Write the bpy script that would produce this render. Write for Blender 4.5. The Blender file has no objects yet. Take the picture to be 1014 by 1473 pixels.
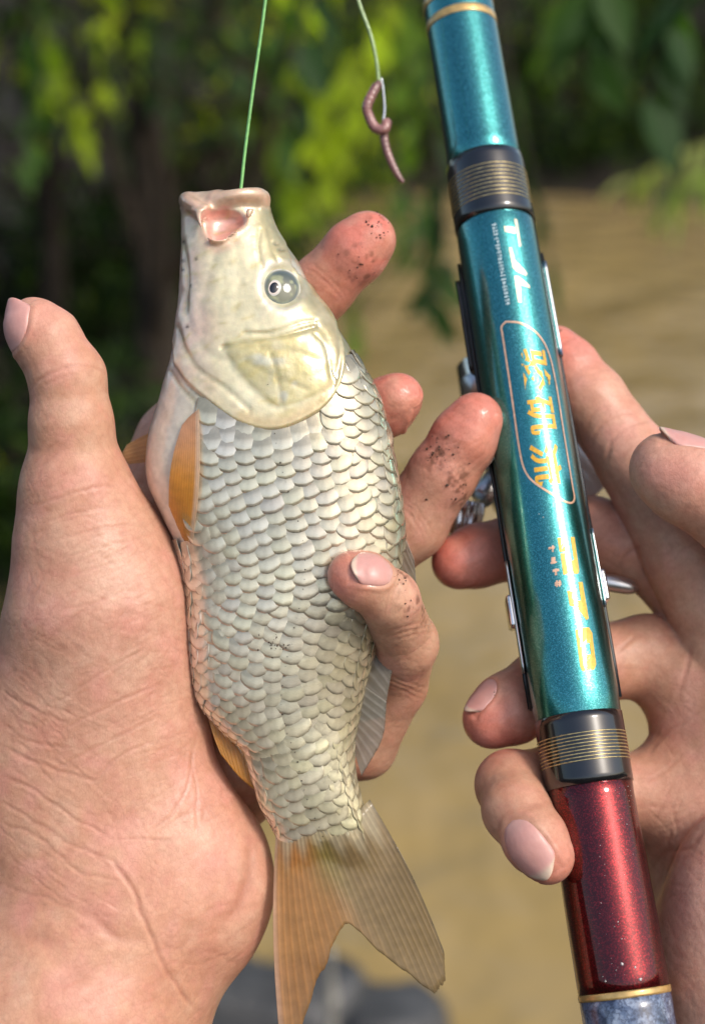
import bpy, bmesh, math, random
import numpy as np
from mathutils import Matrix, Vector

random.seed(7)
rng = np.random.default_rng(11)
rad = math.radians
scene = bpy.context.scene
C = scene.collection

# ------------------------------------------------------------------ camera, sky, sun, exposure
CAM_H = 1.60                     # metres above the water
PITCH = 20.0                     # degrees below the horizon
D0 = 40.0                        # cm from lens to the hands
PX = 55.0                        # photo pixels per cm at that distance
cam_data = bpy.data.cameras.new('camera')
cam = bpy.data.objects.new('camera', cam_data)
C.objects.link(cam)
cam.location = (0, 0, CAM_H)
cam.rotation_euler = (rad(90 - PITCH), 0, 0)
cam_data.sensor_fit = 'VERTICAL'
cam_data.sensor_height = 36
cam_data.lens = 18.0 / ((1473 / 2 / PX) / D0)
cam_data.clip_start = 0.02
cam_data.clip_end = 500
cam_data.dof.use_dof = True
cam_data.dof.focus_distance = 0.391
cam_data.dof.aperture_fstop = 8.0
scene.camera = cam

SUN_DIR = Vector((0.50, -0.44, 0.70)).normalized()
world = bpy.data.worlds.new('World'); scene.world = world
world.use_nodes = True
wn = world.node_tree
sky = wn.nodes.new('ShaderNodeTexSky'); sky.sky_type = 'NISHITA'; sky.sun_disc = False
sky.sun_elevation = math.asin(SUN_DIR.z)
sky.sun_rotation = math.atan2(SUN_DIR.x, SUN_DIR.y)
sky.air_density = 1.2; sky.dust_density = 3.5
wn.links.new(sky.outputs[0], wn.nodes['Background'].inputs[0])
wn.nodes['Background'].inputs[1].default_value = 0.15
sun_data = bpy.data.lights.new('sun', 'SUN')
sun = bpy.data.objects.new('sun', sun_data); C.objects.link(sun)
sun_data.energy = 1.5; sun_data.angle = rad(12.0); sun_data.color = (1.0, 0.97, 0.92)
sun.rotation_euler = SUN_DIR.to_track_quat('Z', 'Y').to_euler()
sun.location = (2, -2, 4)
scene.view_settings.view_transform = 'Standard'
scene.view_settings.look = 'None'
scene.view_settings.exposure = 0.34
scene.view_settings.gamma = 1.0
scene.view_settings.use_curve_mapping = False

# ------------------------------------------------------------------ the frame in which hands, fish and rod are measured (cm)
ROT = Matrix.Rotation(rad(90 - PITCH), 4, 'X')
RIG = Matrix.Translation((0, 0, CAM_H)) @ ROT @ Matrix.Translation((0, 0, -D0 / 100))

def P(px, py, z=0.0):
    k = (D0 - z) / D0
    return np.array([(px - 507.0) / PX * k, (736.5 - py) / PX * k, z])
def RPX(r, z=0.0):
    return r / PX * (D0 - z) / D0
def pix(p):                                  # hand frame (cm) -> photo pixels
    k = D0 / (D0 - p[:, 2])
    return p[:, 0] * k * PX + 507.0, 736.5 - p[:, 1] * k * PX
def W(px, py, dist):                         # world point seen at px,py at a depth in metres
    v = Vector(((px - 507.0) / PX / D0 * dist, (736.5 - py) / PX / D0 * dist, -dist))
    return Vector((0, 0, CAM_H)) + ROT.to_3x3() @ v

# ------------------------------------------------------------------ tagging and mesh helpers
def tag(o, label=None, cat=None, group=None, kind=None):
    if label: o['label'] = label
    if cat: o['category'] = cat
    if group: o['group'] = group
    if kind: o['kind'] = kind
    return o

def new_mesh(name, verts, faces, mat=None, smooth=True, cols=None):
    me = bpy.data.meshes.new(name)
    verts = np.asarray(verts, dtype=np.float32)
    if isinstance(faces, np.ndarray):
        n = faces.shape[1]
        me.vertices.add(len(verts)); me.vertices.foreach_set('co', verts.ravel())
        me.loops.add(faces.size); me.loops.foreach_set('vertex_index', faces.astype(np.int32).ravel())
        me.polygons.add(len(faces))
        me.polygons.foreach_set('loop_start', np.arange(0, faces.size, n, dtype=np.int32))
        me.update(calc_edges=True)
    else:
        me.from_pydata(verts.tolist(), [], [tuple(int(i) for i in f) for f in faces]); me.update()
    if smooth:
        me.polygons.foreach_set('use_smooth', np.ones(len(me.polygons), dtype=bool))
    if cols is not None:
        a = me.color_attributes.new('Col', 'FLOAT_COLOR', 'POINT')
        c = np.ones((len(verts), 4), dtype=np.float32); c[:, :cols.shape[1]] = cols
        a.data.foreach_set('color', c.ravel())
    if mat: me.materials.append(mat)
    me.validate()
    return me

def obj(name, me, parent=None, loc=None):
    o = bpy.data.objects.new(name, me)
    C.objects.link(o)
    if parent: o.parent = parent
    if loc is not None: o.location = loc
    return o

def rig_empty(name, base_cm):
    """an Empty at a thing's base, turned like the hand frame; returns it and the base"""
    o = bpy.data.objects.new(name, None); C.objects.link(o)
    b = np.asarray(base_cm, float)
    o.matrix_world = RIG @ Matrix.Translation(Vector(b * 0.01))
    o.empty_display_size = 0.02
    return o, b

def rig_part(name, verts_cm, faces, mat, root, base, smooth=True, cols=None, parent=None):
    me = new_mesh(name, (np.asarray(verts_cm) - base) * 0.01, faces, mat, smooth, cols)
    return obj(name, me, parent or root)

def world_obj(name, verts, faces, mat, parent=None, smooth=True, cols=None):
    return obj(name, new_mesh(name, verts, faces, mat, smooth, cols), parent)

def tube_data(pts, radii, n=10, cap=True):
    pts = np.asarray(pts, float); radii = np.asarray(radii, float) * np.ones(len(pts))
    tang = np.gradient(pts, axis=0); tang /= np.linalg.norm(tang, axis=1)[:, None] + 1e-12
    ref = np.array([0, 0, 1.0]) if abs(tang[0][2]) < 0.9 else np.array([1.0, 0, 0])
    V = []; u = np.cross(tang[0], ref); u /= np.linalg.norm(u)
    for i in range(len(pts)):
        u = u - tang[i] * np.dot(u, tang[i]); u /= np.linalg.norm(u)
        w = np.cross(tang[i], u)
        a = np.linspace(0, 2 * np.pi, n, endpoint=False)
        V.append(pts[i] + radii[i] * (np.cos(a)[:, None] * u + np.sin(a)[:, None] * w))
    V = np.concatenate(V); F = []
    for i in range(len(pts) - 1):
        for j in range(n):
            k = (j + 1) % n
            F.append((i * n + j, i * n + k, (i + 1) * n + k, (i + 1) * n + j))
    if cap:
        F.append(tuple(range(n - 1, -1, -1))); F.append(tuple((len(pts) - 1) * n + j for j in range(n)))
    return V, F

def merge(parts):
    V = []; F = []; o = 0
    for v, f in parts:
        V.append(np.asarray(v)); F += [tuple(i + o for i in q) for q in f]; o += len(v)
    return np.concatenate(V), F

def spline(pts, n):
    """Catmull-Rom through rows of pts, n samples"""
    p = np.asarray(pts, float); m = len(p)
    pp = np.vstack([2 * p[0] - p[1], p, 2 * p[-1] - p[-2]])
    t = np.linspace(0, m - 1 - 1e-9, n); i = t.astype(int); f = (t - i)[:, None]
    a, b, c, d = pp[i], pp[i + 1], pp[i + 2], pp[i + 3]
    return 0.5 * (2 * b + (c - a) * f + (2 * a - 5 * b + 4 * c - d) * f ** 2 + (3 * b - a - 3 * c + d) * f ** 3)

# ------------------------------------------------------------------ implicit surfaces for organic shapes
def smin(a, b, k):
    h = np.maximum(k - np.abs(a - b), 0) / k
    return np.minimum(a, b) - h * h * k * 0.25
def smax(a, b, k): return -smin(-a, -b, k)
def rcone(p, a, b, ra, rb):
    bx, by, bz = (b - a).astype(np.float32)
    x = p[:, 0] - np.float32(a[0]); y = p[:, 1] - np.float32(a[1]); z = p[:, 2] - np.float32(a[2])
    t = np.clip((x * bx + y * by + z * bz) * np.float32(1 / (bx * bx + by * by + bz * bz + 1e-9)), 0, 1)
    x -= t * bx; y -= t * by; z -= t * bz
    return np.sqrt(x * x + y * y + z * z) - (np.float32(ra) + np.float32(rb - ra) * t)
def ellipsoid(p, c, r, M=None):
    q = p - c.astype(np.float32)
    if M is not None: q = q @ M.astype(np.float32)
    r = np.asarray(r, np.float32)
    k0 = np.linalg.norm(q / r, axis=1); k1 = np.linalg.norm(q / (r * r), axis=1) + 1e-6
    return k0 * (k0 - 1) / k1

CUBE = np.array([(i, j, k) for i in (0, 1) for j in (0, 1) for k in (0, 1)])
EDGES = [(a, b) for a in range(8) for b in range(a + 1, 8) if np.abs(CUBE[a] - CUBE[b]).sum() == 1]
def mesh_sdf(fn, lo, hi, h, B=8):
    lo = np.asarray(lo, np.float32); hi = np.asarray(hi, np.float32)
    nb = np.ceil((hi - lo) / (h * B)).astype(int)
    bi = np.stack(np.meshgrid(*[np.arange(n) for n in nb], indexing='ij'), -1).reshape(-1, 3)
    cen = lo + (bi + 0.5) * (h * B) - 0.5 * h
    v = fn(cen.astype(np.float32))
    act = np.abs(v) < h * B * 0.87 * 1.35
    dense = np.where(v < 0, -9.0, 9.0).astype(np.float32).reshape(nb)
    dense = dense.repeat(B, 0).repeat(B, 1).repeat(B, 2)
    loc = np.stack(np.meshgrid(*[np.arange(B)] * 3, indexing='ij'), -1).reshape(-1, 3)
    ab = bi[act]
    for s in range(0, len(ab), 1200):
        idx = (ab[s:s + 1200, None, :] * B + loc[None]).reshape(-1, 3)
        dense[idx[:, 0], idx[:, 1], idx[:, 2]] = fn((lo + idx * h).astype(np.float32))
    neg = dense < 0
    cnt = np.zeros(np.array(dense.shape) - 1, np.int8)
    sl = lambda o, n: slice(o, n - 1 + o)
    for c in CUBE:
        cnt += neg[sl(c[0], neg.shape[0]), sl(c[1], neg.shape[1]), sl(c[2], neg.shape[2])]
    cells = np.argwhere((cnt > 0) & (cnt < 8))
    vid = np.full(cnt.shape, -1, np.int32); vid[tuple(cells.T)] = np.arange(len(cells))
    cv = np.stack([dense[tuple((cells + c).T)] for c in CUBE], 1)
    acc = np.zeros((len(cells), 3)); num = np.zeros(len(cells))
    for a, b in EDGES:
        m = (cv[:, a] < 0) != (cv[:, b] < 0)
        t = cv[m, a] / (cv[m, a] - cv[m, b])
        acc[m] += CUBE[a] + t[:, None] * (CUBE[b] - CUBE[a]); num[m] += 1
    verts = lo + (cells + acc / num[:, None]) * h
    quads = []
    for ax in range(3):
        u, w = (ax + 1) % 3, (ax + 2) % 3
        s0 = [slice(1, -1)] * 3; s1 = [slice(1, -1)] * 3
        s0[ax] = slice(0, -1); s1[ax] = slice(1, None)
        a = neg[tuple(s0)]; b = neg[tuple(s1)]
        for flip, mask in ((False, a & ~b), (True, ~a & b)):
            e = np.argwhere(mask)
            off = np.ones(3, int); off[ax] = 0
            e = e + off
            q = []
            for du, dw in ((1, 1), (0, 1), (0, 0), (1, 0)):
                c = e.copy(); c[:, u] -= du; c[:, w] -= dw
                q.append(vid[tuple(c.T)])
            q = np.stack(q, 1)
            quads.append(q[:, ::-1] if flip else q)
    quads = np.concatenate(quads); quads = quads[(quads >= 0).all(1)]
    return verts.astype(np.float32), quads

def grad(fn, p, e=0.02):
    k = np.array([[1, -1, -1], [-1, -1, 1], [-1, 1, -1], [1, 1, 1]], np.float32)
    g = sum(fn(p + k[i] * np.float32(e))[:, None] * k[i] for i in range(4))
    return g / (np.linalg.norm(g, axis=1)[:, None] + 1e-9)
def snap(fn, p):
    """move vertices onto the surface, return them with outward normals"""
    n = grad(fn, p); d = fn(p)
    p = p - n * np.clip(d, -0.08, 0.08)[:, None]
    return p, grad(fn, p)
def relax(v, q, it=2, f=0.5):
    for _ in range(it):
        s = np.zeros((len(v), 3)); c = np.bincount(q.ravel(), minlength=len(v)) * 2
        for i in range(4):
            nb_ = v[q[:, (i + 1) % 4]] + v[q[:, (i + 3) % 4]]
            for k in range(3): s[:, k] += np.bincount(q[:, i], weights=nb_[:, k], minlength=len(v))
        v = v + f * (s / np.maximum(c, 1)[:, None] - v)
    return v
def trace(fn, px, py, z0=6.0):
    """first hit of the sight line through px,py"""
    px = np.atleast_1d(np.asarray(px, float)); py = np.atleast_1d(np.asarray(py, float))
    o = np.array([0, 0, D0]); tgt = np.stack([P(a, b, 0) for a, b in zip(px, py)])
    d = tgt - o; d /= np.linalg.norm(d, axis=1)[:, None]
    t = (D0 - z0) / -d[:, 2]
    for _ in range(70):
        t = t + np.clip(fn((o + d * t[:, None]).astype(np.float32)), -0.3, 0.5) * 0.7
    return o + d * t[:, None]

def seg_dist(x, y, pts):
    best = np.full(len(x), 1e9, np.float32)
    for (x0, y0), (x1, y1) in zip(pts[:-1], pts[1:]):
        dx, dy = x1 - x0, y1 - y0
        t = np.clip(((x - x0) * dx + (y - y0) * dy) / (dx * dx + dy * dy + 1e-9), 0, 1)
        best = np.minimum(best, np.hypot(x - x0 - t * dx, y - y0 - t * dy))
    return best
def inside(x, y, poly):
    r = np.zeros(len(x), bool); n = len(poly)
    for i in range(n):
        x0, y0 = poly[i]; x1, y1 = poly[(i + 1) % n]
        if y0 == y1: continue
        r ^= ((y0 > y) != (y1 > y)) & (x < (x1 - x0) * (y - y0) / (y1 - y0) + x0)
    return r
def sstep(a, b, x):
    t = np.clip((x - a) / (b - a), 0, 1); return t * t * (3 - 2 * t)
def mixc(c, col, w):
    return c * (1 - w[:, None]) + np.asarray(col, np.float32) * w[:, None]
def vnoise(p, scale, seed=0):
    """smooth value noise on points (N,3)"""
    q = p * scale; i = np.floor(q).astype(np.int64); f = (q - i); f = f * f * (3 - 2 * f)
    out = np.zeros(len(p))
    for c in CUBE:
        j = i + c
        hsh = (j[:, 0] * 73856093 ^ j[:, 1] * 19349663 ^ j[:, 2] * 83492791 ^ (seed * 2654435)) & 0xffffff
        hsh = (hsh * 1103515245 + 12345) & 0x7fffffff
        w = np.prod(np.where(c, f, 1 - f), axis=1)
        out += w * ((hsh >> 8) % 1024) / 1023.0
    return out

# ------------------------------------------------------------------ materials
def mat_new(name):
    m = bpy.data.materials.new(name); m.use_nodes = True
    nt = m.node_tree; b = nt.nodes['Principled BSDF']
    return m, nt, b
def node(nt, t, **kw):
    n = nt.nodes.new(t)
    for k, v in kw.items(): setattr(n, k, v)
    return n
def setin(n, **kw):
    for k, v in kw.items(): n.inputs[k.replace('_', ' ')].default_value = v
def noise_n(nt, scale, detail=4, rough=0.55, coord='Object', vec=None):
    n = node(nt, 'ShaderNodeTexNoise'); n.inputs['Scale'].default_value = scale
    n.inputs['Detail'].default_value = detail; n.inputs['Roughness'].default_value = rough
    if vec is None:
        tc = node(nt, 'ShaderNodeTexCoord'); vec = tc.outputs[coord]
    nt.links.new(vec, n.inputs['Vector'])
    return n
def ramp(nt, src, stops):
    r = node(nt, 'ShaderNodeValToRGB'); cr = r.color_ramp
    while len(cr.elements) < len(stops): cr.elements.new(0.5)
    for e, (p, c) in zip(cr.elements, stops):
        e.position = p; e.color = (*c, 1) if len(c) == 3 else c
    nt.links.new(src, r.inputs[0]); return r
def mix(nt, mode, fac, a, b):
    n = node(nt, 'ShaderNodeMix', data_type='RGBA', blend_type=mode)
    for s, v in ((n.inputs[0], fac), (n.inputs[6], a), (n.inputs[7], b)):
        if hasattr(v, 'is_output'): nt.links.new(v, s)
        else: s.default_value = v if not isinstance(v, tuple) else (*v, 1)[:4]
    return n.outputs[2]
def bump(nt, src, strength, dist, normal=None):
    b = node(nt, 'ShaderNodeBump'); b.inputs['Strength'].default_value = strength
    b.inputs['Distance'].default_value = dist
    nt.links.new(src, b.inputs['Height'])
    if normal is not None: nt.links.new(normal, b.inputs['Normal'])
    return b.outputs[0]

def skin_material():
    m, nt, b = mat_new('skin')
    at = node(nt, 'ShaderNodeAttribute', attribute_name='Col')
    n1 = noise_n(nt, 90, 5, 0.6); r1 = ramp(nt, n1.outputs[0], [(0.3, (0.92, 0.80, 0.77)), (0.7, (1.07, 1.09, 1.09))])
    n2 = noise_n(nt, 420, 3, 0.6); r2 = ramp(nt, n2.outputs[0], [(0.35, (0.92, 0.87, 0.85)), (0.65, (1.05, 1.03, 1.03))])
    c = mix(nt, 'MULTIPLY', 1.0, at.outputs['Color'], r1.outputs[0])
    c = mix(nt, 'MULTIPLY', 0.8, c, r2.outputs[0])
    sk_c = c
    setin(b, Roughness=0.42, Subsurface_Weight=0.16, Subsurface_Scale=0.004)
    b.inputs['Subsurface Radius'].default_value = (1.0, 0.36, 0.20)
    b.inputs['Specular IOR Level'].default_value = 0.45
    nr = noise_n(nt, 60, 3); rr = ramp(nt, nr.outputs[0], [(0.35, (0.40,) * 3), (0.65, (0.56,) * 3)])
    wet = node(nt, 'ShaderNodeMix', data_type='FLOAT'); wet.inputs[3].default_value = 0.20       # wet where water still clings
    nt.links.new(at.outputs['Alpha'], wet.inputs[0]); nt.links.new(rr.outputs[0], wet.inputs[2])
    nt.links.new(wet.outputs[0], b.inputs['Roughness'])
    tc = node(nt, 'ShaderNodeTexCoord')
    v = node(nt, 'ShaderNodeTexVoronoi', feature='DISTANCE_TO_EDGE'); v.inputs['Scale'].default_value = 1300
    nd = noise_n(nt, 500, 2); 
    vm = node(nt, 'ShaderNodeMapping'); vm.inputs['Scale'].default_value = (1.0, 0.45, 1.0); vm.inputs['Rotation'].default_value = (0, 0, 0.6)
    nt.links.new(tc.outputs['Object'], vm.inputs['Vector']); nt.links.new(vm.outputs[0], v.inputs['Vector'])
    rv = ramp(nt, v.outputs['Distance'], [(0.0, (0, 0, 0)), (0.12, (1, 1, 1))])
    rl = ramp(nt, v.outputs['Distance'], [(0.0, (0.86, 0.80, 0.78)), (0.10, (1, 1, 1))])
    nt.links.new(mix(nt, 'MULTIPLY', 0.55, sk_c, rl.outputs[0]), b.inputs['Base Color'])
    b1 = bump(nt, rv.outputs[0], 0.11, 0.0003)
    b2 = bump(nt, nd.outputs[0], 0.22, 0.0005, b1)
    n3 = noise_n(nt, 130, 4); b3 = bump(nt, n3.outputs[0], 0.14, 0.0018, b2)
    nt.links.new(b3, b.inputs['Normal'])
    return m

def nail_material():
    m, nt, b = mat_new('nail')
    at = node(nt, 'ShaderNodeAttribute', attribute_name='Col')
    n = noise_n(nt, 300, 3); r = ramp(nt, n.outputs[0], [(0.3, (0.93, 0.9, 0.9)), (0.7, (1.03, 1.03, 1.03))])
    c = mix(nt, 'MULTIPLY', 1.0, at.outputs['Color'], r.outputs[0])
    nt.links.new(c, b.inputs['Base Color'])
    setin(b, Roughness=0.38, Subsurface_Weight=0.2, Subsurface_Scale=0.003)
    b.inputs['Subsurface Radius'].default_value = (1.0, 0.4, 0.3)
    nt.links.new(bump(nt, n.outputs[0], 0.25, 0.0006), b.inputs['Normal'])
    return m

def simple(name, col, rough=0.5, metal=0.0, noise=None, amt=0.25, bmp=None, coat=0.0, spec=None):
    m, nt, b = mat_new(name)
    setin(b, Roughness=rough, Metallic=metal)
    b.inputs['Coat Weight'].default_value = coat
    if spec is not None: b.inputs['Specular IOR Level'].default_value = spec
    if noise:
        n = noise_n(nt, noise, 5)
        lo = tuple(c * (1 - amt) for c in col); hi = tuple(min(1, c * (1 + amt)) for c in col)
        r = ramp(nt, n.outputs[0], [(0.3, lo), (0.7, hi)])
        nt.links.new(r.outputs[0], b.inputs['Base Color'])
        if bmp: nt.links.new(bump(nt, n.outputs[0], bmp[0], bmp[1]), b.inputs['Normal'])
    else:
        b.inputs['Base Color'].default_value = (*col, 1)
    return m

SKIN = skin_material(); NAIL = nail_material()
SOIL = simple('soil', (0.06, 0.035, 0.02), 0.8, noise=900, amt=0.5)

# ================================================================== RIVER, BANKS, TREES
def ground_mat():
    m, nt, b = mat_new('soil_bank')
    n = noise_n(nt, 1.6, 8, 0.65); n2 = noise_n(nt, 22, 6, 0.7)
    r = ramp(nt, n.outputs[0], [(0.3, (0.015, 0.011, 0.007)), (0.5, (0.032, 0.023, 0.014)), (0.62, (0.026, 0.032, 0.010)), (0.8, (0.055, 0.044, 0.030))])
    r2 = ramp(nt, n2.outputs[0], [(0.3, (0.6, 0.6, 0.6)), (0.7, (1.3, 1.25, 1.2))])
    nt.links.new(mix(nt, 'MULTIPLY', 1.0, r.outputs[0], r2.outputs[0]), b.inputs['Base Color']); setin(b, Roughness=0.9)
    nt.links.new(bump(nt, n2.outputs[0], 0.8, 0.05), b.inputs['Normal'])
    return m
GROUND = ground_mat()
def water_mat():
    m, nt, b = mat_new('muddy_water')
    n = noise_n(nt, 0.35, 4, 0.5); r = ramp(nt, n.outputs[0], [(0.3, (0.28, 0.194, 0.074)), (0.7, (0.37, 0.262, 0.105))])
    nt.links.new(r.outputs[0], b.inputs['Base Color']); setin(b, Roughness=0.06)
    b.inputs['IOR'].default_value = 1.33
    tc = node(nt, 'ShaderNodeTexCoord'); mp = node(nt, 'ShaderNodeMapping'); mp.inputs['Scale'].default_value = (1.0, 0.8, 1)
    nt.links.new(tc.outputs['Object'], mp.inputs['Vector'])
    w1 = noise_n(nt, 2.2, 3, 0.5, vec=mp.outputs[0]); w2 = noise_n(nt, 14, 3, 0.5, vec=mp.outputs[0])
    nt.links.new(bump(nt, w2.outputs[0], 0.12, 0.010, bump(nt, w1.outputs[0], 0.7, 0.14)), b.inputs['Normal'])
    return m
WATER = water_mat()
def leaf_mat(name, attr):
    m, nt, b = mat_new(name); out = nt.nodes['Material Output']
    if attr: src = node(nt, 'ShaderNodeAttribute', attribute_name='Col').outputs['Color']
    else: src = node(nt, 'ShaderNodeObjectInfo').outputs['Color']
    n = noise_n(nt, 60 if not attr else 30, 3); r = ramp(nt, n.outputs[0], [(0.3, (0.75, 0.78, 0.7)), (0.7, (1.2, 1.15, 1.1))])
    c = mix(nt, 'MULTIPLY', 1.0, src, r.outputs[0])
    nt.links.new(c, b.inputs['Base Color']); setin(b, Roughness=0.6); b.inputs['Specular IOR Level'].default_value = 0.25
    tr = node(nt, 'ShaderNodeBsdfTranslucent')
    c2 = mix(nt, 'MULTIPLY', 1.0, c, (2.1, 2.3, 0.5)); nt.links.new(c2, tr.inputs[0])
    ms = node(nt, 'ShaderNodeMixShader'); ms.inputs[0].default_value = 0.45
    nt.links.new(b.outputs[0], ms.inputs[1]); nt.links.new(tr.outputs[0], ms.inputs[2]); nt.links.new(ms.outputs[0], out.inputs[0])
    return m
LEAF_A = leaf_mat('foliage', True); LEAF_O = leaf_mat('leaf', False)
BARK = simple('bark', (0.030, 0.021, 0.013), 0.95, noise=14, amt=0.6, bmp=(0.8, 0.03))

# ---- ground with the river bed sunk into it
def shore_left(y): return -0.75 - 0.25 * math.sin(y * 0.6) + (0.35 if y > 9.5 else 0) - 0.5 * max(0, 2.2 - y)
def land(x, y):
    near = (1.55 + 0.15 * math.sin(x * 2.1) - y) * 0.45
    left = (shore_left(y) - x) * 0.75
    far = (y - 10.8 - 0.35 * math.sin(x * 0.9 + 1) + 0.1 * x) * 0.32
    h = max(near, left, far, -0.6)
    if h > 0:
        h = 3.2 * (1 - math.exp(-h / 3.2)) if h < 60 else 3.2
    return h + (0.10 * math.sin(x * 3.1 + y * 1.7) * math.sin(y * 2.3 - x) if h > 0.05 else 0)
xs = np.concatenate([np.linspace(-220, -12, 14), np.linspace(-10, 10, 101), np.linspace(12, 220, 14)])
ys = np.concatenate([np.linspace(-220, -6, 12), np.linspace(-5, 18, 116), np.linspace(20, 260, 16)])
V = []; F = []
for yv in ys:
    for xv in xs: V.append((xv, yv, land(xv, yv)))
nx = len(xs)
for i in range(len(ys) - 1):
    for j in range(nx - 1): F.append((i * nx + j, i * nx + j + 1, (i + 1) * nx + j + 1, (i + 1) * nx + j))
tag(world_obj('ground', V, F, GROUND), 'dark earthen river bank in shade under the trees', None, None, 'structure')
tag(world_obj('water', [(-240, -60, 0), (240, -60, 0), (240, 60, 0), (-240, 60, 0)], [(0, 1, 2, 3)], WATER, smooth=False), 'calm muddy brown river water behind the hands', None, None, 'structure')

# ---- foliage
GREENS = [(0.014, 0.032, 0.008), (0.028, 0.060, 0.011), (0.055, 0.105, 0.016), (0.13, 0.19, 0.022), (0.30, 0.36, 0.02)]  # brightest tone paints sun onto some of the leaves
def leaves_data(pos, axis, size, cols, width=0.46, up=0.7):
    n = len(pos); ax = axis / np.linalg.norm(axis, axis=1)[:, None]
    nr = rng.normal(size=(n, 3)) * 0.6 + np.array([0, 0, up]); nr -= ax * (nr * ax).sum(1)[:, None]; nr /= np.linalg.norm(nr, axis=1)[:, None]
    sd = np.cross(ax, nr); L = size[:, None]
    b = pos; m = pos + ax * L * 0.45 - nr * L * 0.05; tip = pos + ax * L - nr * L * 0.10
    l1 = pos + ax * L * 0.42 + sd * L * width * 0.5 + nr * L * 0.06; r1 = pos + ax * L * 0.42 - sd * L * width * 0.5 + nr * L * 0.06
    V = np.stack([b, l1, tip, r1, m], 1).reshape(-1, 3)
    o = np.arange(n)[:, None] * 5
    F = np.concatenate([o + np.array([0, 4, 1]), o + np.array([4, 2, 1]), o + np.array([0, 3, 4]), o + np.array([3, 2, 4])])
    return V, F, np.repeat(cols, 5, axis=0)
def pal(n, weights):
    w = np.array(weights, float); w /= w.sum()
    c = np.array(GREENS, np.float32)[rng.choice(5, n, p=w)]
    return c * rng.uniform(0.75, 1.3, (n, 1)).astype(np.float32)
def crown_data(clumps, per, size, weights, droop=0.5, width=0.46):
    Vs = []; Fs = []; Cs = []; off = 0
    for c, r in clumps:
        n = per
        d = rng.normal(size=(n, 3)); d /= np.linalg.norm(d, axis=1)[:, None]
        pos = np.array(c) + d * (r * rng.uniform(0.35, 1.0, (n, 1)) ** 0.6) * np.array([1, 1, 0.75])
        ax = d * 0.8 + rng.normal(size=(n, 3)) * 0.5 + np.array([0, 0, -droop])
        v_, f_, c_ = leaves_data(pos, ax, size * rng.uniform(0.6, 1.35, n), pal(n, weights), width)
        Vs.append(v_); Fs.append(f_ + off); Cs.append(c_); off += len(v_)
    return np.concatenate(Vs), np.concatenate(Fs), np.concatenate(Cs)
def tree(name, base, trunk_pts, r0, clumps, per, size, weights, label, cat='tree', group=None, droop=0.5, width=0.46, limbs=True):
    root = bpy.data.objects.new(name, None); C.objects.link(root); root.location = base
    b = np.array(base); parts = []
    tp = spline(np.array(trunk_pts), 16); parts.append(tube_data(tp - b, np.linspace(r0, r0 * 0.35, 16), 9))
    if limbs:
        for c, r in clumps[::max(1, len(clumps) // 14)]:
            k = int(rng.integers(5, 14)); a = tp[k]; e = np.array(c); mid = (a + e) / 2 + rng.normal(size=3) * 0.12 + np.array([0, 0, 0.15])
            parts.append(tube_data(spline(np.array([a, mid, e]), 8) - b, np.linspace(r0 * 0.35, r0 * 0.08, 8), 6))
    V, F = merge(parts); world_obj('trunk', V, F, BARK, root)
    v_, f_, c_ = crown_data(clumps, per, size, weights, droop, width)
    world_obj('crown', v_ - b, f_, LEAF_A, root, False, c_)
    return tag(root, label, cat, group)
def clump_box(n, lo, hi, rlo, rhi):
    return [(tuple(rng.uniform(lo, hi)), float(rng.uniform(rlo, rhi))) for _ in range(n)]

# a tall tree leaning over the water, its unseen crown added above the view to shade the bank
tree('overhanging_shade_tree', (-2.3, 4.6, 1.0), [(-2.3, 4.6, 0.9), (-2.1, 4.5, 2.0), (-1.5, 4.3, 3.2), (-0.6, 3.9, 4.6)], 0.16,
     clump_box(95, (-3.8, 2.2, 2.7), (1.6, 6.6, 5.2), 0.4, 0.75), 190, 0.095, (4, 4, 3, 1, .3), 'tall dark tree leaning over the water, unseen crown added to shade the bank')
# the trunks and thin stems seen in the shade beside the fish head
for px0, px1, D, r0, lab in [(186, 200, 4.3, 0.085, 'thick dark trunk rising in the shade left of the fish head'), (292, 318, 5.0, 0.06, 'slim dark trunk leaning right just behind the fish mouth'),
                             (60, 30, 4.8, 0.05, 'thin dark trunk at the far left above the thumb')]:
    bp = W(px0, 520, D); bp.z = land(bp.x, bp.y) - 0.05; tp_ = W(px1, -60, D)
    m1 = bp.lerp(tp_, 0.4) + Vector((0.05, 0, 0)); top = tp_ + (tp_ - bp) * 0.9
    cl = [((W(px1 + rng.uniform(-190, 170), rng.uniform(-130, 200), D + rng.uniform(-.6, .5))), rng.uniform(0.12, 0.24)) for _ in range(15)]
    tree('bank_tree', tuple(bp), [tuple(bp), tuple(m1), tuple(tp_), tuple(top)], r0, [(tuple(a), float(b)) for a, b in cl], 20, 0.072, (5, 4, 2, 1.6, 1.3), lab, 'tree', 'trees on the shaded bank')
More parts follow.
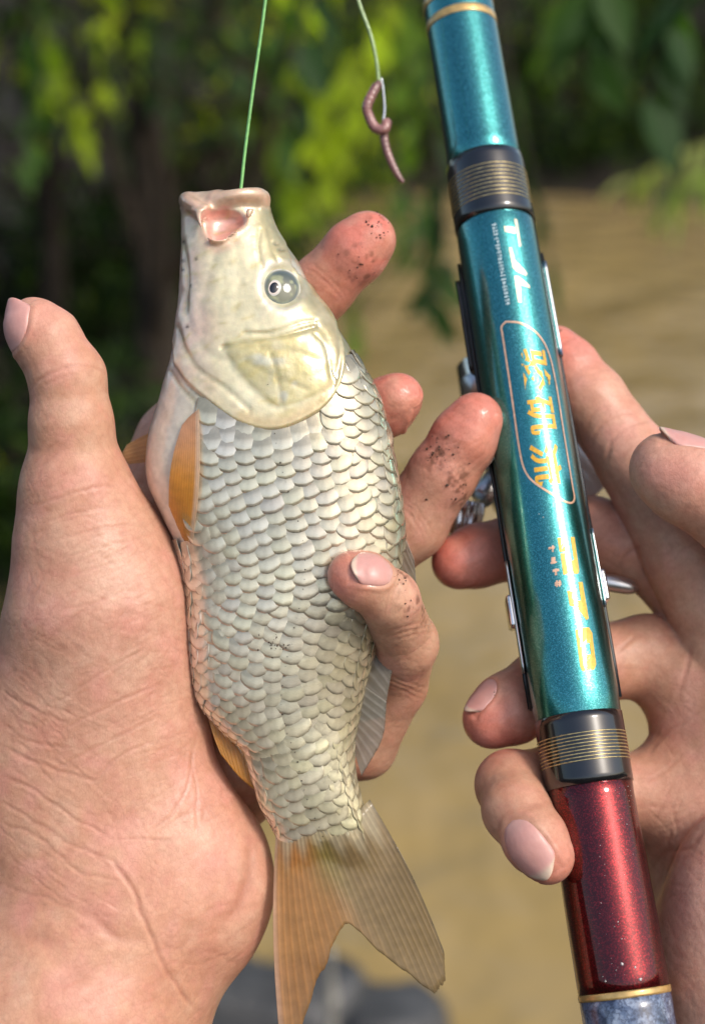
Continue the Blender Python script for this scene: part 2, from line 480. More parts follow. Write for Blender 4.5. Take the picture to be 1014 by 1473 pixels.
# undergrowth on the left bank
for px0, py0, D, s, lab in [(40, 330, 5.2, 0.42, 'dark bush low on the bank above the thumb tip'), (140, 420, 5.6, 0.42, 'dark bush in deep shade between the thumb and the fish'),
                            (250, 250, 6.3, 0.5, 'dark green bush behind the fish mouth'), (20, 640, 3.9, 0.3, 'low dark plant by the water left of the thumb'), (400, 180, 7.2, 0.55, 'bright leafy bush behind the fishing lines')]:
    c = W(px0, py0, D); g = land(c.x, c.y)
    bs = (c.x, c.y, g - 0.05)
    cl = [((c.x + rng.uniform(-s, s), c.y + rng.uniform(-s, s) * .6, max(g, c.z - s) + rng.uniform(0, 1.4 * s)), float(rng.uniform(.14, .26))) for _ in range(16)]
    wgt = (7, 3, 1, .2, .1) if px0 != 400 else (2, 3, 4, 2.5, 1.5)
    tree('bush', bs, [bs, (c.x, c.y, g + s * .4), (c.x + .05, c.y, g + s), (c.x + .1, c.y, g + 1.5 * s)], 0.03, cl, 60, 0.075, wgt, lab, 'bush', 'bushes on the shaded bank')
# far bank: shrubs and trees standing on the slope beyond the water
far_specs = [(330, 11.2, 'far bank shrub behind the fish mouth, green and yellow'), (430, 10.9, 'far bank shrub between the two fishing lines'), (540, 11.1, 'far bank shrub behind the dangling worm'),
             (640, 11.5, 'far bank shrub hidden partly by the upper rod'), (740, 11.2, 'far bank shrub just right of the upper rod'), (830, 10.95, 'olive shrub on the far bank above open water'),
             (920, 11.3, 'dark shrub on the far bank above the pale spray'), (1010, 11.0, 'dark shrub on the far bank at the right edge')]
for i, (px0, D, lab) in enumerate(far_specs):
    c = W(px0, 150, D); g = land(c.x, c.y); bs = (c.x, c.y, g - 0.1)
    n = 26
    cl = [((c.x + rng.uniform(-.55, .55), c.y + rng.uniform(-.5, .4), g + rng.uniform(0.0, 1.7)), float(rng.uniform(.16, .34))) for _ in range(n)]
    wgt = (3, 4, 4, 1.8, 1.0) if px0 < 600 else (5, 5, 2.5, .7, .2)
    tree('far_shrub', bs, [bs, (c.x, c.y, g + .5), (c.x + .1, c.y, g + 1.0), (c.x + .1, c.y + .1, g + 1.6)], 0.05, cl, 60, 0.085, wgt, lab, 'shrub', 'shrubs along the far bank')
# tall wood behind, closing the view
vw, fw, cw = crown_data(clump_box(110, (-9, 14.2, 1.6), (1.4, 17.5, 7.5), .5, 1.1), 90, 0.16, (6, 5, 2, .5, .1))
tag(world_obj('far_wood', vw, fw, LEAF_A, None, False, cw), 'dense dark wood far behind the river bank', 'wood', None, 'stuff')

# ---- near branches hanging into view, leaf by leaf
def leaf_mesh(seed, width):
    rs_ = random.Random(seed); n = 9; V = []; F = []
    for i in range(n):
        t_ = i / (n - 1); w_ = width * 0.5 * math.sin(math.pi * min(1, t_ ** 0.8)) ** 0.9 + 0.004
        dz = -0.16 * t_ * t_ + rs_.uniform(-.01, .01)
        for sx in (-1, -.5, 0, .5, 1): V.append((sx * w_, t_, dz + abs(sx) * w_ * 0.30 + rs_.uniform(-.006, .006)))
    for i in range(n - 1):
        for j in range(4): a = i * 5 + j; F.append((a, a + 1, a + 6, a + 5))
    return new_mesh('leaf', V, F, LEAF_O)
LEAVES = [leaf_mesh(s, w_) for s, w_ in ((1, .48), (2, .42), (3, .55))]; NARROW = [leaf_mesh(s, w_) for s, w_ in ((4, .16), (5, .20))]
def branch(path, nleaf, size, tint, label, meshes=LEAVES, spread=1.0, r=0.004, group='leafy branches hanging over the water', droop=0.9, seed=0, name='leafy_branch', cat='branch'):
    rs_ = random.Random(seed)
    pts = np.array([tuple(W(*p_)) for p_ in path]); sp_ = spline(pts, 30); b = sp_[0]
    root = bpy.data.objects.new(name, None); C.objects.link(root); root.location = Vector(b)
    V, F = tube_data(sp_ - b, np.linspace(r, r * .35, 30), 6); world_obj('stem', V, F, BARK, root)
    for k in range(nleaf):
        t_ = 0.25 + 0.75 * (k + rs_.random() * .5) / nleaf; i = min(29, int(t_ * 29)); p_ = sp_[i] - b
        tg = sp_[min(29, i + 1)] - sp_[max(0, i - 1)]; tg /= np.linalg.norm(tg) + 1e-9
        side = Vector((rs_.choice([-1, 1]) * rs_.uniform(.5, 1.0), rs_.uniform(-.7, .7), rs_.uniform(-.2, .3))) * spread
        ax = (Vector(tg) * .5 + side + Vector((0, 0, -droop * rs_.uniform(.5, 1.2)))).normalized()
        up = Vector((rs_.gauss(0, .5), rs_.gauss(-.3, .5), 1)); up = (up - ax * up.dot(ax)).normalized(); sd = ax.cross(up)
        M = Matrix((tuple(sd), tuple(ax), tuple(up))).transposed().to_4x4()
        o = bpy.data.objects.new('leaf', rs_.choice(meshes)); C.objects.link(o); o.parent = root
        s_ = size * rs_.uniform(.65, 1.2); o.matrix_local = Matrix.Translation(Vector(p_)) @ M @ Matrix.Scale(s_, 4)
        f = rs_.uniform(.7, 1.35); o.color = (tint[0] * f, tint[1] * f, tint[2] * f, 1)
    return tag(root, label, cat, group)
DK = (0.022, 0.055, 0.016); MD = (0.05, 0.11, 0.022); YG = (0.30, 0.40, 0.015); GG = (0.06, 0.13, 0.05)  # YG is brightened so the leaf colour itself carries sunlight
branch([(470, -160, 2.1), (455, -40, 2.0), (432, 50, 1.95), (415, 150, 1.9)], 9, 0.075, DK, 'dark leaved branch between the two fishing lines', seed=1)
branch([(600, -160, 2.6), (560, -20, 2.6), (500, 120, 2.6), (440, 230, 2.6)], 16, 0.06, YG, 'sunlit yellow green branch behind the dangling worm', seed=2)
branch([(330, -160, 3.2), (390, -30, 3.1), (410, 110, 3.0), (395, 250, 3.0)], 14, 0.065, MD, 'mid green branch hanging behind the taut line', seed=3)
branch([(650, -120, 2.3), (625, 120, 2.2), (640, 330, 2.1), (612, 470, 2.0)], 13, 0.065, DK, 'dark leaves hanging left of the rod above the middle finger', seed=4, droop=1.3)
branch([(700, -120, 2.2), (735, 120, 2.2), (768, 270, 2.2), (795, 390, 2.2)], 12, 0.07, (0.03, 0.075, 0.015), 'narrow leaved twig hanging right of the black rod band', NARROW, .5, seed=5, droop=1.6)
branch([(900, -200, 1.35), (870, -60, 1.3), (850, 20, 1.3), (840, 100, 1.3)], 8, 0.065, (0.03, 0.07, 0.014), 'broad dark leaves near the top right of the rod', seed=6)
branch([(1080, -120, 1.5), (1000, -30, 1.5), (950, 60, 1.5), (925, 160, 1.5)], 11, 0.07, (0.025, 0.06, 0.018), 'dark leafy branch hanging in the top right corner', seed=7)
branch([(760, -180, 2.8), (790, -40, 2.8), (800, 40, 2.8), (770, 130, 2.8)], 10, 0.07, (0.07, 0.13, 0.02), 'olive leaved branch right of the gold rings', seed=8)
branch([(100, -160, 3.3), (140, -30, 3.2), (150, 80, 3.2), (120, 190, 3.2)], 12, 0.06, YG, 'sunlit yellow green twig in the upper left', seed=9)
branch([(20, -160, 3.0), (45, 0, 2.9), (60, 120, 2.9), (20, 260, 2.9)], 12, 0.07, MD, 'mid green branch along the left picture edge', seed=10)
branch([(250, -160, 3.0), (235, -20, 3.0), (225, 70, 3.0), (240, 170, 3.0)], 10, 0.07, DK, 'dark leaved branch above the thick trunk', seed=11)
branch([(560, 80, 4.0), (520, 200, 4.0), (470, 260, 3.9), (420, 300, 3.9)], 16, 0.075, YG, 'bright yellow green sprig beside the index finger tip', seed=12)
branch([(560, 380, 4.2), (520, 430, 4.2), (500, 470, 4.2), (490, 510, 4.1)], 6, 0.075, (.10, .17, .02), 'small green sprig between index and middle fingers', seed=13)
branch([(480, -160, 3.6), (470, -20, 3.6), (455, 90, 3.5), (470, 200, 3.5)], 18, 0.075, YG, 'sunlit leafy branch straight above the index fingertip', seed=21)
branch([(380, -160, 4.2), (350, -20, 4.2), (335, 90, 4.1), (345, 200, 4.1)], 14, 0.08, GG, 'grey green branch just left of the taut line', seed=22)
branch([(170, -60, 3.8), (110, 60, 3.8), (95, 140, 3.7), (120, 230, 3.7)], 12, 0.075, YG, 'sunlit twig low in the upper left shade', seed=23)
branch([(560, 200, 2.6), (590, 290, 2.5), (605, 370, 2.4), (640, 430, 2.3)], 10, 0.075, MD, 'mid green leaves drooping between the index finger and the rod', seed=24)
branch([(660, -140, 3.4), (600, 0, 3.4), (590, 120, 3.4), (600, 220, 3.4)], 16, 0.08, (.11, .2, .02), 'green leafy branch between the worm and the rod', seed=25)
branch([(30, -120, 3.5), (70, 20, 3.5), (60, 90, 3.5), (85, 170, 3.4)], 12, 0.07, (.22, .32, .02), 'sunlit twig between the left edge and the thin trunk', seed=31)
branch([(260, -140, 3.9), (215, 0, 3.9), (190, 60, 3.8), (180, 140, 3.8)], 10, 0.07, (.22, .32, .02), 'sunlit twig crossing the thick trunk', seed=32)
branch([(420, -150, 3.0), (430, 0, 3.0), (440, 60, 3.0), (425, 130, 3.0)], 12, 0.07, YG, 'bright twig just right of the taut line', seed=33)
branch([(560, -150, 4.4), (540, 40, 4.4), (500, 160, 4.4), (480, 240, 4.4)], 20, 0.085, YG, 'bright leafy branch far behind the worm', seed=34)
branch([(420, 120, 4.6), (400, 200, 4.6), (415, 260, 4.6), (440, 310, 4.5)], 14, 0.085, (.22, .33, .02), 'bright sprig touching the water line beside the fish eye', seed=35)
branch([(1090, 180, 6.0), (1010, 205, 6.0), (950, 235, 6.0), (885, 268, 6.0)], 16, 0.20, (0.34, 0.38, 0.16), 'pale grassy spray arching over the water at right', NARROW, .5, .005, seed=14, droop=.5)
branch([(1090, 230, 6.1), (1030, 240, 6.1), (980, 262, 6.0), (960, 290, 6.0)], 12, 0.20, (0.20, 0.28, 0.08), 'green grassy spray low over the water at the right edge', NARROW, .5, .005, seed=15, droop=.7)

# ---- stones and a ribbed bank stick at the water's edge below
STONE = simple('wet_stone', (0.060, 0.060, 0.060), 0.55, noise=9, amt=0.5, bmp=(0.6, 0.03))
def stone(px0, py0, sx, sy, sz, label, seed):
    d = W(px0, py0, 1.0) - Vector((0, 0, CAM_H)); t_ = -CAM_H / d.z; c = Vector((0, 0, CAM_H)) + d * t_
    bm = bmesh.new(); bmesh.ops.create_icosphere(bm, subdivisions=4, radius=1)
    co = np.array([v_.co[:] for v_ in bm.verts]); k = 0.72 + 0.5 * vnoise(co + seed * 3.1, 1.3, seed) + 0.10 * vnoise(co + seed, 4.0, seed)
    for v_, kk in zip(bm.verts, k): v_.co = Vector((v_.co.x * sx, v_.co.y * sy, max(-.5, min(.62, v_.co.z)) * 1.4 * sz)) * kk
    me = bpy.data.meshes.new('shore_stone'); bm.to_mesh(me); bm.free(); me.materials.append(STONE)
    me.polygons.foreach_set('use_smooth', np.ones(len(me.polygons), bool))
    o = obj('shore_stone', me, None, c); return tag(o, label, 'stone', 'stones at the water edge')
stone(400, 1478, 0.15, 0.10, 0.11, 'dark wet stone half hidden behind the tail fin and palm', 3)
stone(556, 1492, 0.105, 0.09, 0.085, 'grey rounded stone at the bottom right of the tail fin', 5)
stone(320, 1530, 0.16, 0.12, 0.09, 'dark stone at the bottom edge under the palm heel', 8)
bt = W(474, 1365, 1.75); bb = Vector((bt.x + 0.02, bt.y - .05, -0.25))
pts = np.array([tuple(bt.lerp(bb, i / 90)) for i in range(91)]); rr = 0.0068 + 0.0016 * np.sin(np.arange(91) * 1.05)
rr[:4] *= .6
V, F = tube_data(pts - np.array(bb), rr, 14)
o = world_obj('bank_stick', V, F, simple('dull_metal', (0.40, 0.38, 0.33), 0.5, 0.4, noise=60, amt=.4)); o.location = bb
tag(o, 'ribbed grey metal bank stick standing below the tail fin notch', 'bank stick')

# ================================================================== HANDS
def chain(pts):
    q = [(P(x, y, z), RPX(r, z)) for x, y, z, r in pts]
    return [(q[i][0], q[i + 1][0], q[i][1], q[i + 1][1]) for i in range(len(q) - 1)]

def rotz(a):
    a = rad(a); return np.array([[math.cos(a), -math.sin(a), 0], [math.sin(a), math.cos(a), 0], [0, 0, 1]])

def hand_field(palm, fingers, kpalm=1.1):
    fch = []
    for f in fingers:
        sg = chain(f[0]); q_ = np.array([g[0] for g in sg] + [sg[-1][1]]); m_ = max(max(g[2], g[3]) for g in sg) + 1.0
        fch.append((sg, f[1], (q_.min(0) - m_).astype(np.float32), (q_.max(0) + m_).astype(np.float32)))
    pl = []
    for it in palm: pl.append(('c', chain(it[1]), it[2]) if it[0] == 'c' else it)
    def fn(p):
        d = None
        for it in pl:
            if it[0] == 'c':
                for a, b, ra, rb in it[1]:
                    e = rcone(p, a, b, ra, rb); d = e if d is None else smin(d, e, it[2])
            else:
                e = ellipsoid(p, it[1], it[2], it[3]); d = e if d is None else smin(d, e, it[4])
        out = d.copy()
        for segs, k, lo, hi in fch:                    # a finger matters only near itself
            m = np.flatnonzero(((p > lo) & (p < hi)).all(1))
            if not len(m): continue
            q = p[m]; f = None
            for a, b, ra, rb in segs:
                e = rcone(q, a, b, ra, rb); f = e if f is None else smin(f, e, 0.22)
            out[m] = np.minimum(out[m], smin(d[m], f, k))
        return out
    return fn

def build_nail(fn, spec, root, base):
    c = P(*spec['c']); n = np.array(spec['n'], float); n /= np.linalg.norm(n)
    A = np.array(spec['a'], float); A -= n * (A @ n); A /= np.linalg.norm(A); Bv = np.cross(n, A)
    L, Wd = spec['L'] / 2, spec['W'] / 2
    nu, nv = 22, 17
    us = np.linspace(-1, 1, nu); vs = np.linspace(-1, 1, nv)
    pts = []; uv = []
    for u in us:
        # rounded cuticle end, gently rounded free edge
        wu = (1 - max(0, -u) ** 2.6) ** 0.5 if u < 0 else (1 - 0.34 * u ** 4)
        wu = max(wu, 0.12) * (1.0 + 0.06 * u)
        for v in vs:
            uu = u + (0.0 if u < 0 else -0.30 * v * v * u)
            pts.append(c + A * uu * L + Bv * v * wu * Wd + n * 1.3); uv.append((u, v))
    pts = np.array(pts); uv = np.array(uv)
    t = np.zeros(len(pts))
    for _ in range(60):
        t += np.clip(fn((pts - n * t[:, None]).astype(np.float32)), -0.2, 0.3) * 0.7
    t = np.minimum(t, 1.3 + Wd * 0.95)
    # smooth a little so that it reads as one plate; the far end lifts into a free edge
    t2 = t.reshape(nu, nv)
    for _ in range(3):
        t2[1:-1, 1:-1] = 0.5 * t2[1:-1, 1:-1] + 0.125 * (t2[:-2, 1:-1] + t2[2:, 1:-1] + t2[1:-1, :-2] + t2[1:-1, 2:])
    i0 = int(nu * 0.72)
    slope = (t2[i0] - t2[i0 - 6]) / 6
    for i in range(i0, nu):
        t2[i] = np.minimum(t2[i], t2[i0] + slope * (i - i0) * 1.2)
    t = t2.ravel()
    edge = np.clip(1 - np.abs(uv[:, 1]), 0, 1); prox = np.clip(uv[:, 0] + 1, 0, 1)
    lift = 0.004 + 0.022 * np.minimum(1, edge * 4) * np.minimum(1, prox * 2.5)
    top = pts - n * t[:, None] + n * lift[:, None]
    bot = top - n * 0.05
    V = np.vstack([top, bot]); F = []
    N = nu * nv
    for i in range(nu - 1):
        for j in range(nv - 1):
            a, b, cc, d = i * nv + j, i * nv + j + 1, (i + 1) * nv + j + 1, (i + 1) * nv + j
            F.append((a, d, cc, b)); F.append((a + N, b + N, cc + N, d + N))
    for i in range(nu - 1):
        for j, s in ((0, 1), (nv - 1, -1)):
            a, b = i * nv + j, (i + 1) * nv + j
            F.append((a, a + N, b + N, b)[::s])
    for i, s in ((0, -1), (nu - 1, 1)):
        for j in range(nv - 1):
            a, b = i * nv + j, i * nv + j + 1
            F.append((a, a + N, b + N, b)[::s])
    u2 = np.tile(uv, (2, 1))
    free = sstep(spec.get('free', 0.72), spec.get('free', 0.72) + 0.12, u2[:, 0] - 0.1 * u2[:, 1] ** 2)
    lun = 1 - sstep(-0.95, -0.5, u2[:, 0])
    cols = np.tile(np.array(spec.get('col', (0.66, 0.33, 0.28)), np.float32), (len(V), 1))
    cols = mixc(cols, (0.68, 0.40, 0.35), lun * 0.5)
    cols = mixc(cols, (0.70, 0.54, 0.40), free * 0.85)
    o = rig_part('nail', V, F, NAIL, root, base, True, cols)
    return o, (c, n, A, Bv, L, Wd)

def build_hand(fn, lo, hi, h, root_base, creases, tones, base_col, nails, specks, label, seed=0, wets=()):
    v, q = mesh_sdf(fn, lo, hi, h)
    v = relax(v, q, 2, 0.5)
    v, nrm = snap(fn, v)
    px, py = pix(v)
    view = np.array([0, 0, D0]) - v; view /= np.linalg.norm(view, axis=1)[:, None]
    front = sstep(0.05, 0.35, (nrm * view).sum(1))
    disp = np.zeros(len(v)); line = np.zeros(len(v))
    # low, slow unevenness of flesh
    disp += (vnoise(v, 0.9, seed) - 0.5) * 0.04 + (vnoise(v, 2.3, seed + 3) - 0.5) * 0.010
    for pts, w, d in creases:
        d *= 0.36 if w < 8 else 0.7
        w *= 0.72 if w < 8 else 1.0
        pts = spline(pts, max(8, len(pts) * 6)) if len(pts) > 2 else np.asarray(pts, float)
        x0, y0 = pts.min(0) - 5 * w; x1, y1 = pts.max(0) + 5 * w
        m = np.where((px > x0) & (px < x1) & (py > y0) & (py < y1) & (front > 0.01))[0]
        if not len(m): continue
        wob = (vnoise(v[m] * np.array([1, 1, 0]), 3.0, 5) - 0.5) * 6
        dist = seg_dist(px[m] + wob, py[m] - wob * 0.6, pts.tolist())
        g = np.exp(-(dist / w) ** 2)
        rim = np.exp(-((dist - 2.2 * w) / (1.4 * w)) ** 2)
        # ends fade out
        e = np.minimum(np.hypot(px[m] - pts[0][0], py[m] - pts[0][1]), np.hypot(px[m] - pts[-1][0], py[m] - pts[-1][1]))
        fade = np.clip(e / (6 * w + 6), 0.15, 1)
        disp[m] += (-d * g + 0.3 * d * rim) * front[m] * fade
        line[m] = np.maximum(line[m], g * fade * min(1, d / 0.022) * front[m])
    # the net of fine skin lines, running two ways across the palm and round the fingers
    for ang, al_, ac_, sd, amp in ((-26, 0.55, 4.2, 41, 0.011), (36, 0.6, 4.6, 42, 0.011), (5, 1.2, 7.5, 43, 0.006), (-62, 1.3, 7.0, 44, 0.006)):
        q_ = v @ rotz(ang); q_ = q_ * np.array([al_, ac_, 1.4]) + 0.35 * vnoise(v, 1.2, sd)[:, None]
        rdg = np.clip(1 - np.abs(2 * vnoise(q_, 1.0, sd + seed) - 1), 0, 1) ** 14
        rdg *= sstep(0.35, 0.65, vnoise(v, 0.8, sd + 3))
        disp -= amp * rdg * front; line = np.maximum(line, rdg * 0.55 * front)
    root, base = rig_empty('hand', root_base)
    frames = []
    for s in nails:
        o, fr = build_nail(fn, s, root, base); frames.append(fr)
    for c, n, A, Bv, L, Wd in frames:
        r = v - c; a = (r @ A) / L; b = (r @ Bv) / Wd; hgt = (nrm @ n)
        near = (np.linalg.norm(r, axis=1) < max(L, Wd) * 2.2) & (hgt > 0.15)
        rr = np.where(a < 0, np.hypot(np.abs(a) ** 1.2, b), np.maximum(np.abs(b), a * 0.9))
        ins = 1 - sstep(0.86, 1.0, rr)
        fold = np.exp(-((rr - 1.16) / 0.13) ** 2) * (1 - sstep(0.3, 0.8, a))
        disp += np.where(near, -0.035 * ins + 0.035 * fold, 0)
    cols = np.tile(np.array(base_col, np.float32), (len(v), 1))
    for x, y, z, r, col, w in tones:
        dd = np.linalg.norm(v - P(x, y, z), axis=1)
        cols = mixc(cols, col, w * np.exp(-(dd / r) ** 2))
    blotch = vnoise(v, 1.1, seed + 9) * 0.6 + vnoise(v, 2.7, seed + 5) * 0.4
    cols = mixc(cols, (0.68, 0.33, 0.27), sstep(0.48, 0.80, blotch) * 0.42)
    cols = mixc(cols, (0.60, 0.40, 0.28), sstep(0.52, 0.80, 1 - blotch) * 0.40)
    fine = vnoise(v, 4.5, seed + 15) * 0.5 + vnoise(v, 9.0, seed + 16) * 0.5
    cols = mixc(cols, (0.64, 0.28, 0.22), sstep(0.52, 0.8, fine) * 0.22)
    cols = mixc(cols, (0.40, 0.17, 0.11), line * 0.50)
    # smears of wet soil, where the photograph shows them
    for x, y, r, n in specks:
        m = np.where((np.hypot(px - x, py - y) < r * 2.2) & (front > 0.1))[0]
        if len(m):
            k = np.exp(-(np.hypot(px[m] - x, py[m] - y) / r) ** 2) * sstep(0.50, 0.80, 0.6 * vnoise(v[m], 5.0, 21) + 0.4 * vnoise(v[m], 13.0, 22))
            cols[m] = mixc(cols[m], (0.16, 0.07, 0.04), 0.75 * np.clip(k * 1.6, 0, 1))
    wet = np.zeros(len(v), np.float32)
    for x, y, z, r in wets:
        wet = np.maximum(wet, np.exp(-(np.linalg.norm(v - P(x, y, z), axis=1) / r) ** 2))
    wet = np.clip(wet * 1.3, 0, 1) * sstep(0.25, 0.55, vnoise(v, 1.8, seed + 30))
    cols = np.concatenate([cols, wet[:, None].astype(np.float32)], 1)
    v = v + nrm * disp[:, None]
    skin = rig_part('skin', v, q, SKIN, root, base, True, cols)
    # crumbs of soil sticking to the skin
    crumbs = []
    rs = random.Random(seed + 2)
    for x, y, r, n in specks:
        sx = [x + rs.gauss(0, r * 0.55) for _ in range(n)]; sy = [y + rs.gauss(0, r * 0.55) for _ in range(n)]
        hit = trace(fn, sx, sy)
        nn = grad(fn, hit.astype(np.float32))
        for hp, hn in zip(hit, nn):
            if abs(fn(hp[None].astype(np.float32))[0]) > 0.05: continue
            s = rs.uniform(0.010, 0.034) * (1.5 if rs.random() < 0.12 else 1)
            crumbs.append(crumb(hp + hn * s * 0.3, s, rs))
    if crumbs:
        V, F = merge(crumbs)
        o = rig_part('soil_crumbs', V, F, SOIL, root, base, False); o['kind'] = 'stuff'
    tag(root, label, 'hand')
    return root, base

OCT_V = np.array([(1, 0, 0), (-1, 0, 0), (0, 1, 0), (0, -1, 0), (0, 0, 1), (0, 0, -1)], float)
OCT_F = [(0, 2, 4), (2, 1, 4), (1, 3, 4), (3, 0, 4), (2, 0, 5), (1, 2, 5), (3, 1, 5), (0, 3, 5)]
def crumb(c, s, rs):
    k = np.array([[rs.uniform(0.5, 1.5)] for _ in range(6)])
    a = rs.uniform(0, 6.28); R = np.array(Matrix.Rotation(a, 3, Vector((rs.random(), rs.random(), rs.random() + .1))))
    return c + (OCT_V * k * s) @ R, OCT_F

# ---- the hand that cradles the fish
L_PALM = [
    ('e', P(146, 890, -0.1), (2.30, 3.45, 1.95), None, 1),
    ('c', [(112, 725, 0.2, 76), (134, 860, -0.1, 116)], 0.8),
    ('e', P(128, 1110, -0.5), (3.32, 4.6, 2.0), None, 1.2),
    ('e', P(264, 1268, -0.5), (2.42, 2.75, 1.65), None, 1.2),
    ('e', P(290, 960, -3.7), (3.3, 5.2, 1.25), None, 1.2),
    ('c', [(165, 1310, -1.2, 172), (88, 1480, -0.6, 190), (0, 1800, 1.5, 185), (-110, 2300, 4.0, 195)], 1.4),
]
L_FINGERS = [
    ([(50, 470, 0.9, 43), (66, 488, 0.9, 49), (98, 545, 0.8, 54), (103, 610, 0.7, 59), (109, 690, 0.4, 70), (118, 760, 0.1, 86)], 0.7),   # thumb
    ([(529, 345, -2.0, 41), (512, 362, -2.1, 45), (462, 414, -2.6, 46), (400, 480, -3.2, 51), (260, 640, -3.3, 64), (190, 780, -2.9, 70)], 0.9),   # index
    ([(572, 574, -1.7, 38), (558, 585, -2.0, 42), (510, 612, -2.7, 46), (430, 650, -3.4, 52), (280, 790, -3.4, 64)], 0.9),      # middle
    ([(683, 606, -1.9, 41), (668, 630, -2.0, 47), (636, 682, -2.3, 49), (590, 752, -2.9, 54), (460, 860, -3.5, 55), (300, 930, -3.2, 64)], 0.9),  # ring
    ([(506, 827, 1.70, 35), (524, 836, 1.72, 40), (560, 862, 1.25, 42), (583, 925, -0.3, 46), (566, 985, -1.6, 46), (520, 1070, -2.6, 50), (360, 1090, -3.0, 62)], 0.9),  # little
]
L_FIELD = hand_field(L_PALM, L_FINGERS)

def zl4(pts): return [(x / 2.947, 400 + y / 2.947) for x, y in pts]
def zl5(pts): return [(x / 2.414, 900 + y / 2.414) for x, y in pts]
L_CREASES = [(zl4(p), w, d) for p, w, d in [
    ([(130, 970), (250, 930), (400, 890), (520, 880)], 3.2, 0.035), ([(180, 1040), (300, 1000), (450, 975), (560, 970)], 3.0, 0.035),
    ([(200, 1120), (400, 1070), (600, 1040)], 3.0, 0.04), ([(240, 1190), (400, 1150), (560, 1110)], 2.6, 0.03),
    ([(280, 1270), (420, 1225), (520, 1200)], 2.8, 0.03), ([(260, 1410), (420, 1370), (560, 1310)], 2.8, 0.03),
    ([(130, 455), (220, 400), (300, 372), (400, 370), (472, 412)], 3.2, 0.04), ([(150, 480), (260, 420), (340, 410)], 2.6, 0.025),
    ([(120, 500), (160, 440), (200, 410)], 2.6, 0.03)]]
L_CREASES += [(zl5(p), w, d) for p, w, d in [
    ([(180, 280), (330, 180), (520, 70)], 3, 0.035), ([(200, 370), (400, 270), (560, 200)], 3, 0.035),
    ([(170, 510), (320, 430), (560, 310)], 2.8, 0.03), ([(0, 220), (120, 290), (250, 345)], 3, 0.04),
    ([(0, 340), (110, 400), (270, 430)], 3, 0.04), ([(0, 420), (130, 480), (260, 520), (370, 550)], 3.4, 0.05),
    ([(0, 520), (150, 590), (280, 680), (390, 740)], 3.4, 0.05), ([(0, 600), (120, 680), (260, 760), (420, 830)], 3.4, 0.045),
    ([(0, 680), (140, 740), (280, 850), (420, 890)], 3.2, 0.045), ([(390, 742), (600, 744)], 2.6, 0.035),
    ([(330, 540), (420, 450), (560, 390)], 2.8, 0.035), ([(510, 720), (600, 650), (660, 520), (670, 400)], 3, 0.04),
    ([(680, 740), (690, 600), (672, 480), (690, 370)], 2.8, 0.035), ([(850, 620), (872, 790), (840, 950), (740, 1060)], 9, 0.07),
    ([(962, 760), (962, 900), (900, 1030)], 9, 0.05), ([(610, 960), (560, 1090)], 9, 0.06), ([(740, 990), (600, 1130)], 9, 0.06),
    ([(380, 800), (460, 920), (520, 1060), (570, 1170), (640, 1280), (690, 1340)], 4.5, 0.09),
    ([(280, 980), (420, 1080), (510, 1070)], 8, 0.05), ([(720, 360), (800, 480), (870, 570)], 4, 0.035),
    ([(0, 900), (200, 960), (330, 1020)], 4, 0.03), ([(0, 1060), (160, 1100), (260, 1200)], 12, 0.07), ([(120, 1300), (300, 1200), (430, 1180)], 12, 0.06)]]
_r = random.Random(3)
for _ in range(60):
    x, y = _r.uniform(-10, 90), _r.uniform(960, 1270); a = rad(_r.uniform(22, 44)); l = _r.uniform(50, 150)
    L_CREASES.append(([(x, y), (x + l * .5 * math.cos(a), y + l * .5 * math.sin(a) + _r.uniform(-5, 5)), (x + l * math.cos(a), y + l * math.sin(a))], 2.1, _r.uniform(0.012, 0.028)))
for _ in range(70):
    x, y = _r.uniform(50, 230), _r.uniform(720, 1130); a = rad(_r.uniform(-36, -12)); l = _r.uniform(40, 110)
    L_CREASES.append(([(x, y), (x + l * .5 * math.cos(a), y + l * .5 * math.sin(a) + _r.uniform(-4, 4)), (x + l * math.cos(a), y + l * math.sin(a))], 2.0, _r.uniform(0.010, 0.024)))
for x0, y0, ax, ay, n in [(600, 745, 0.75, -0.6, 3), (640, 672, 0.75, -.6, 2), (470, 405, .7, -.7, 2), (600, 905, -0.2, -1, 3), (575, 985, .3, -1, 3), (566, 850, -1, -.4, 2)]:
    for i in range(n):
        o = (i - n / 2) * 7; cx, cy = x0 + ax * o, y0 + ay * o
        L_CREASES.append(([(cx - ay * 42, cy + ax * 42), (cx + ax * 4, cy + ay * 4), (cx + ay * 42, cy - ax * 42)], 2.6, 0.028))
TIP = (0.70, 0.22, 0.165); PALM = (0.62, 0.35, 0.26); TAN = (0.55, 0.30, 0.18)
L_TONES = [(200, 920, 1.5, 3.0, (0.62, 0.36, 0.265), 0.7), (330, 1250, 0.5, 2.4, (0.64, 0.32, 0.225), 0.55), (60, 1350, 0, 3.5, (0.60, 0.31, 0.18), 0.6),
           (535, 335, -1.8, 1.9, TIP, 1.0), (575, 575, -1.6, 1.8, TIP, 0.9), (690, 600, -1.8, 1.7, TIP, 0.75), (490, 830, 2.2, 0.8, TIP, 0.6),
           (60, 450, 1.3, 1.2, (0.70, 0.37, 0.29), 0.6), (50, 640, 0.3, 1.6, TAN, 0.6), (100, 560, 0.8, 1.0, (0.54, 0.29, 0.17), 0.45), (600, 700, -2, 1.4, (0.66, 0.38, 0.28), 0.6)]
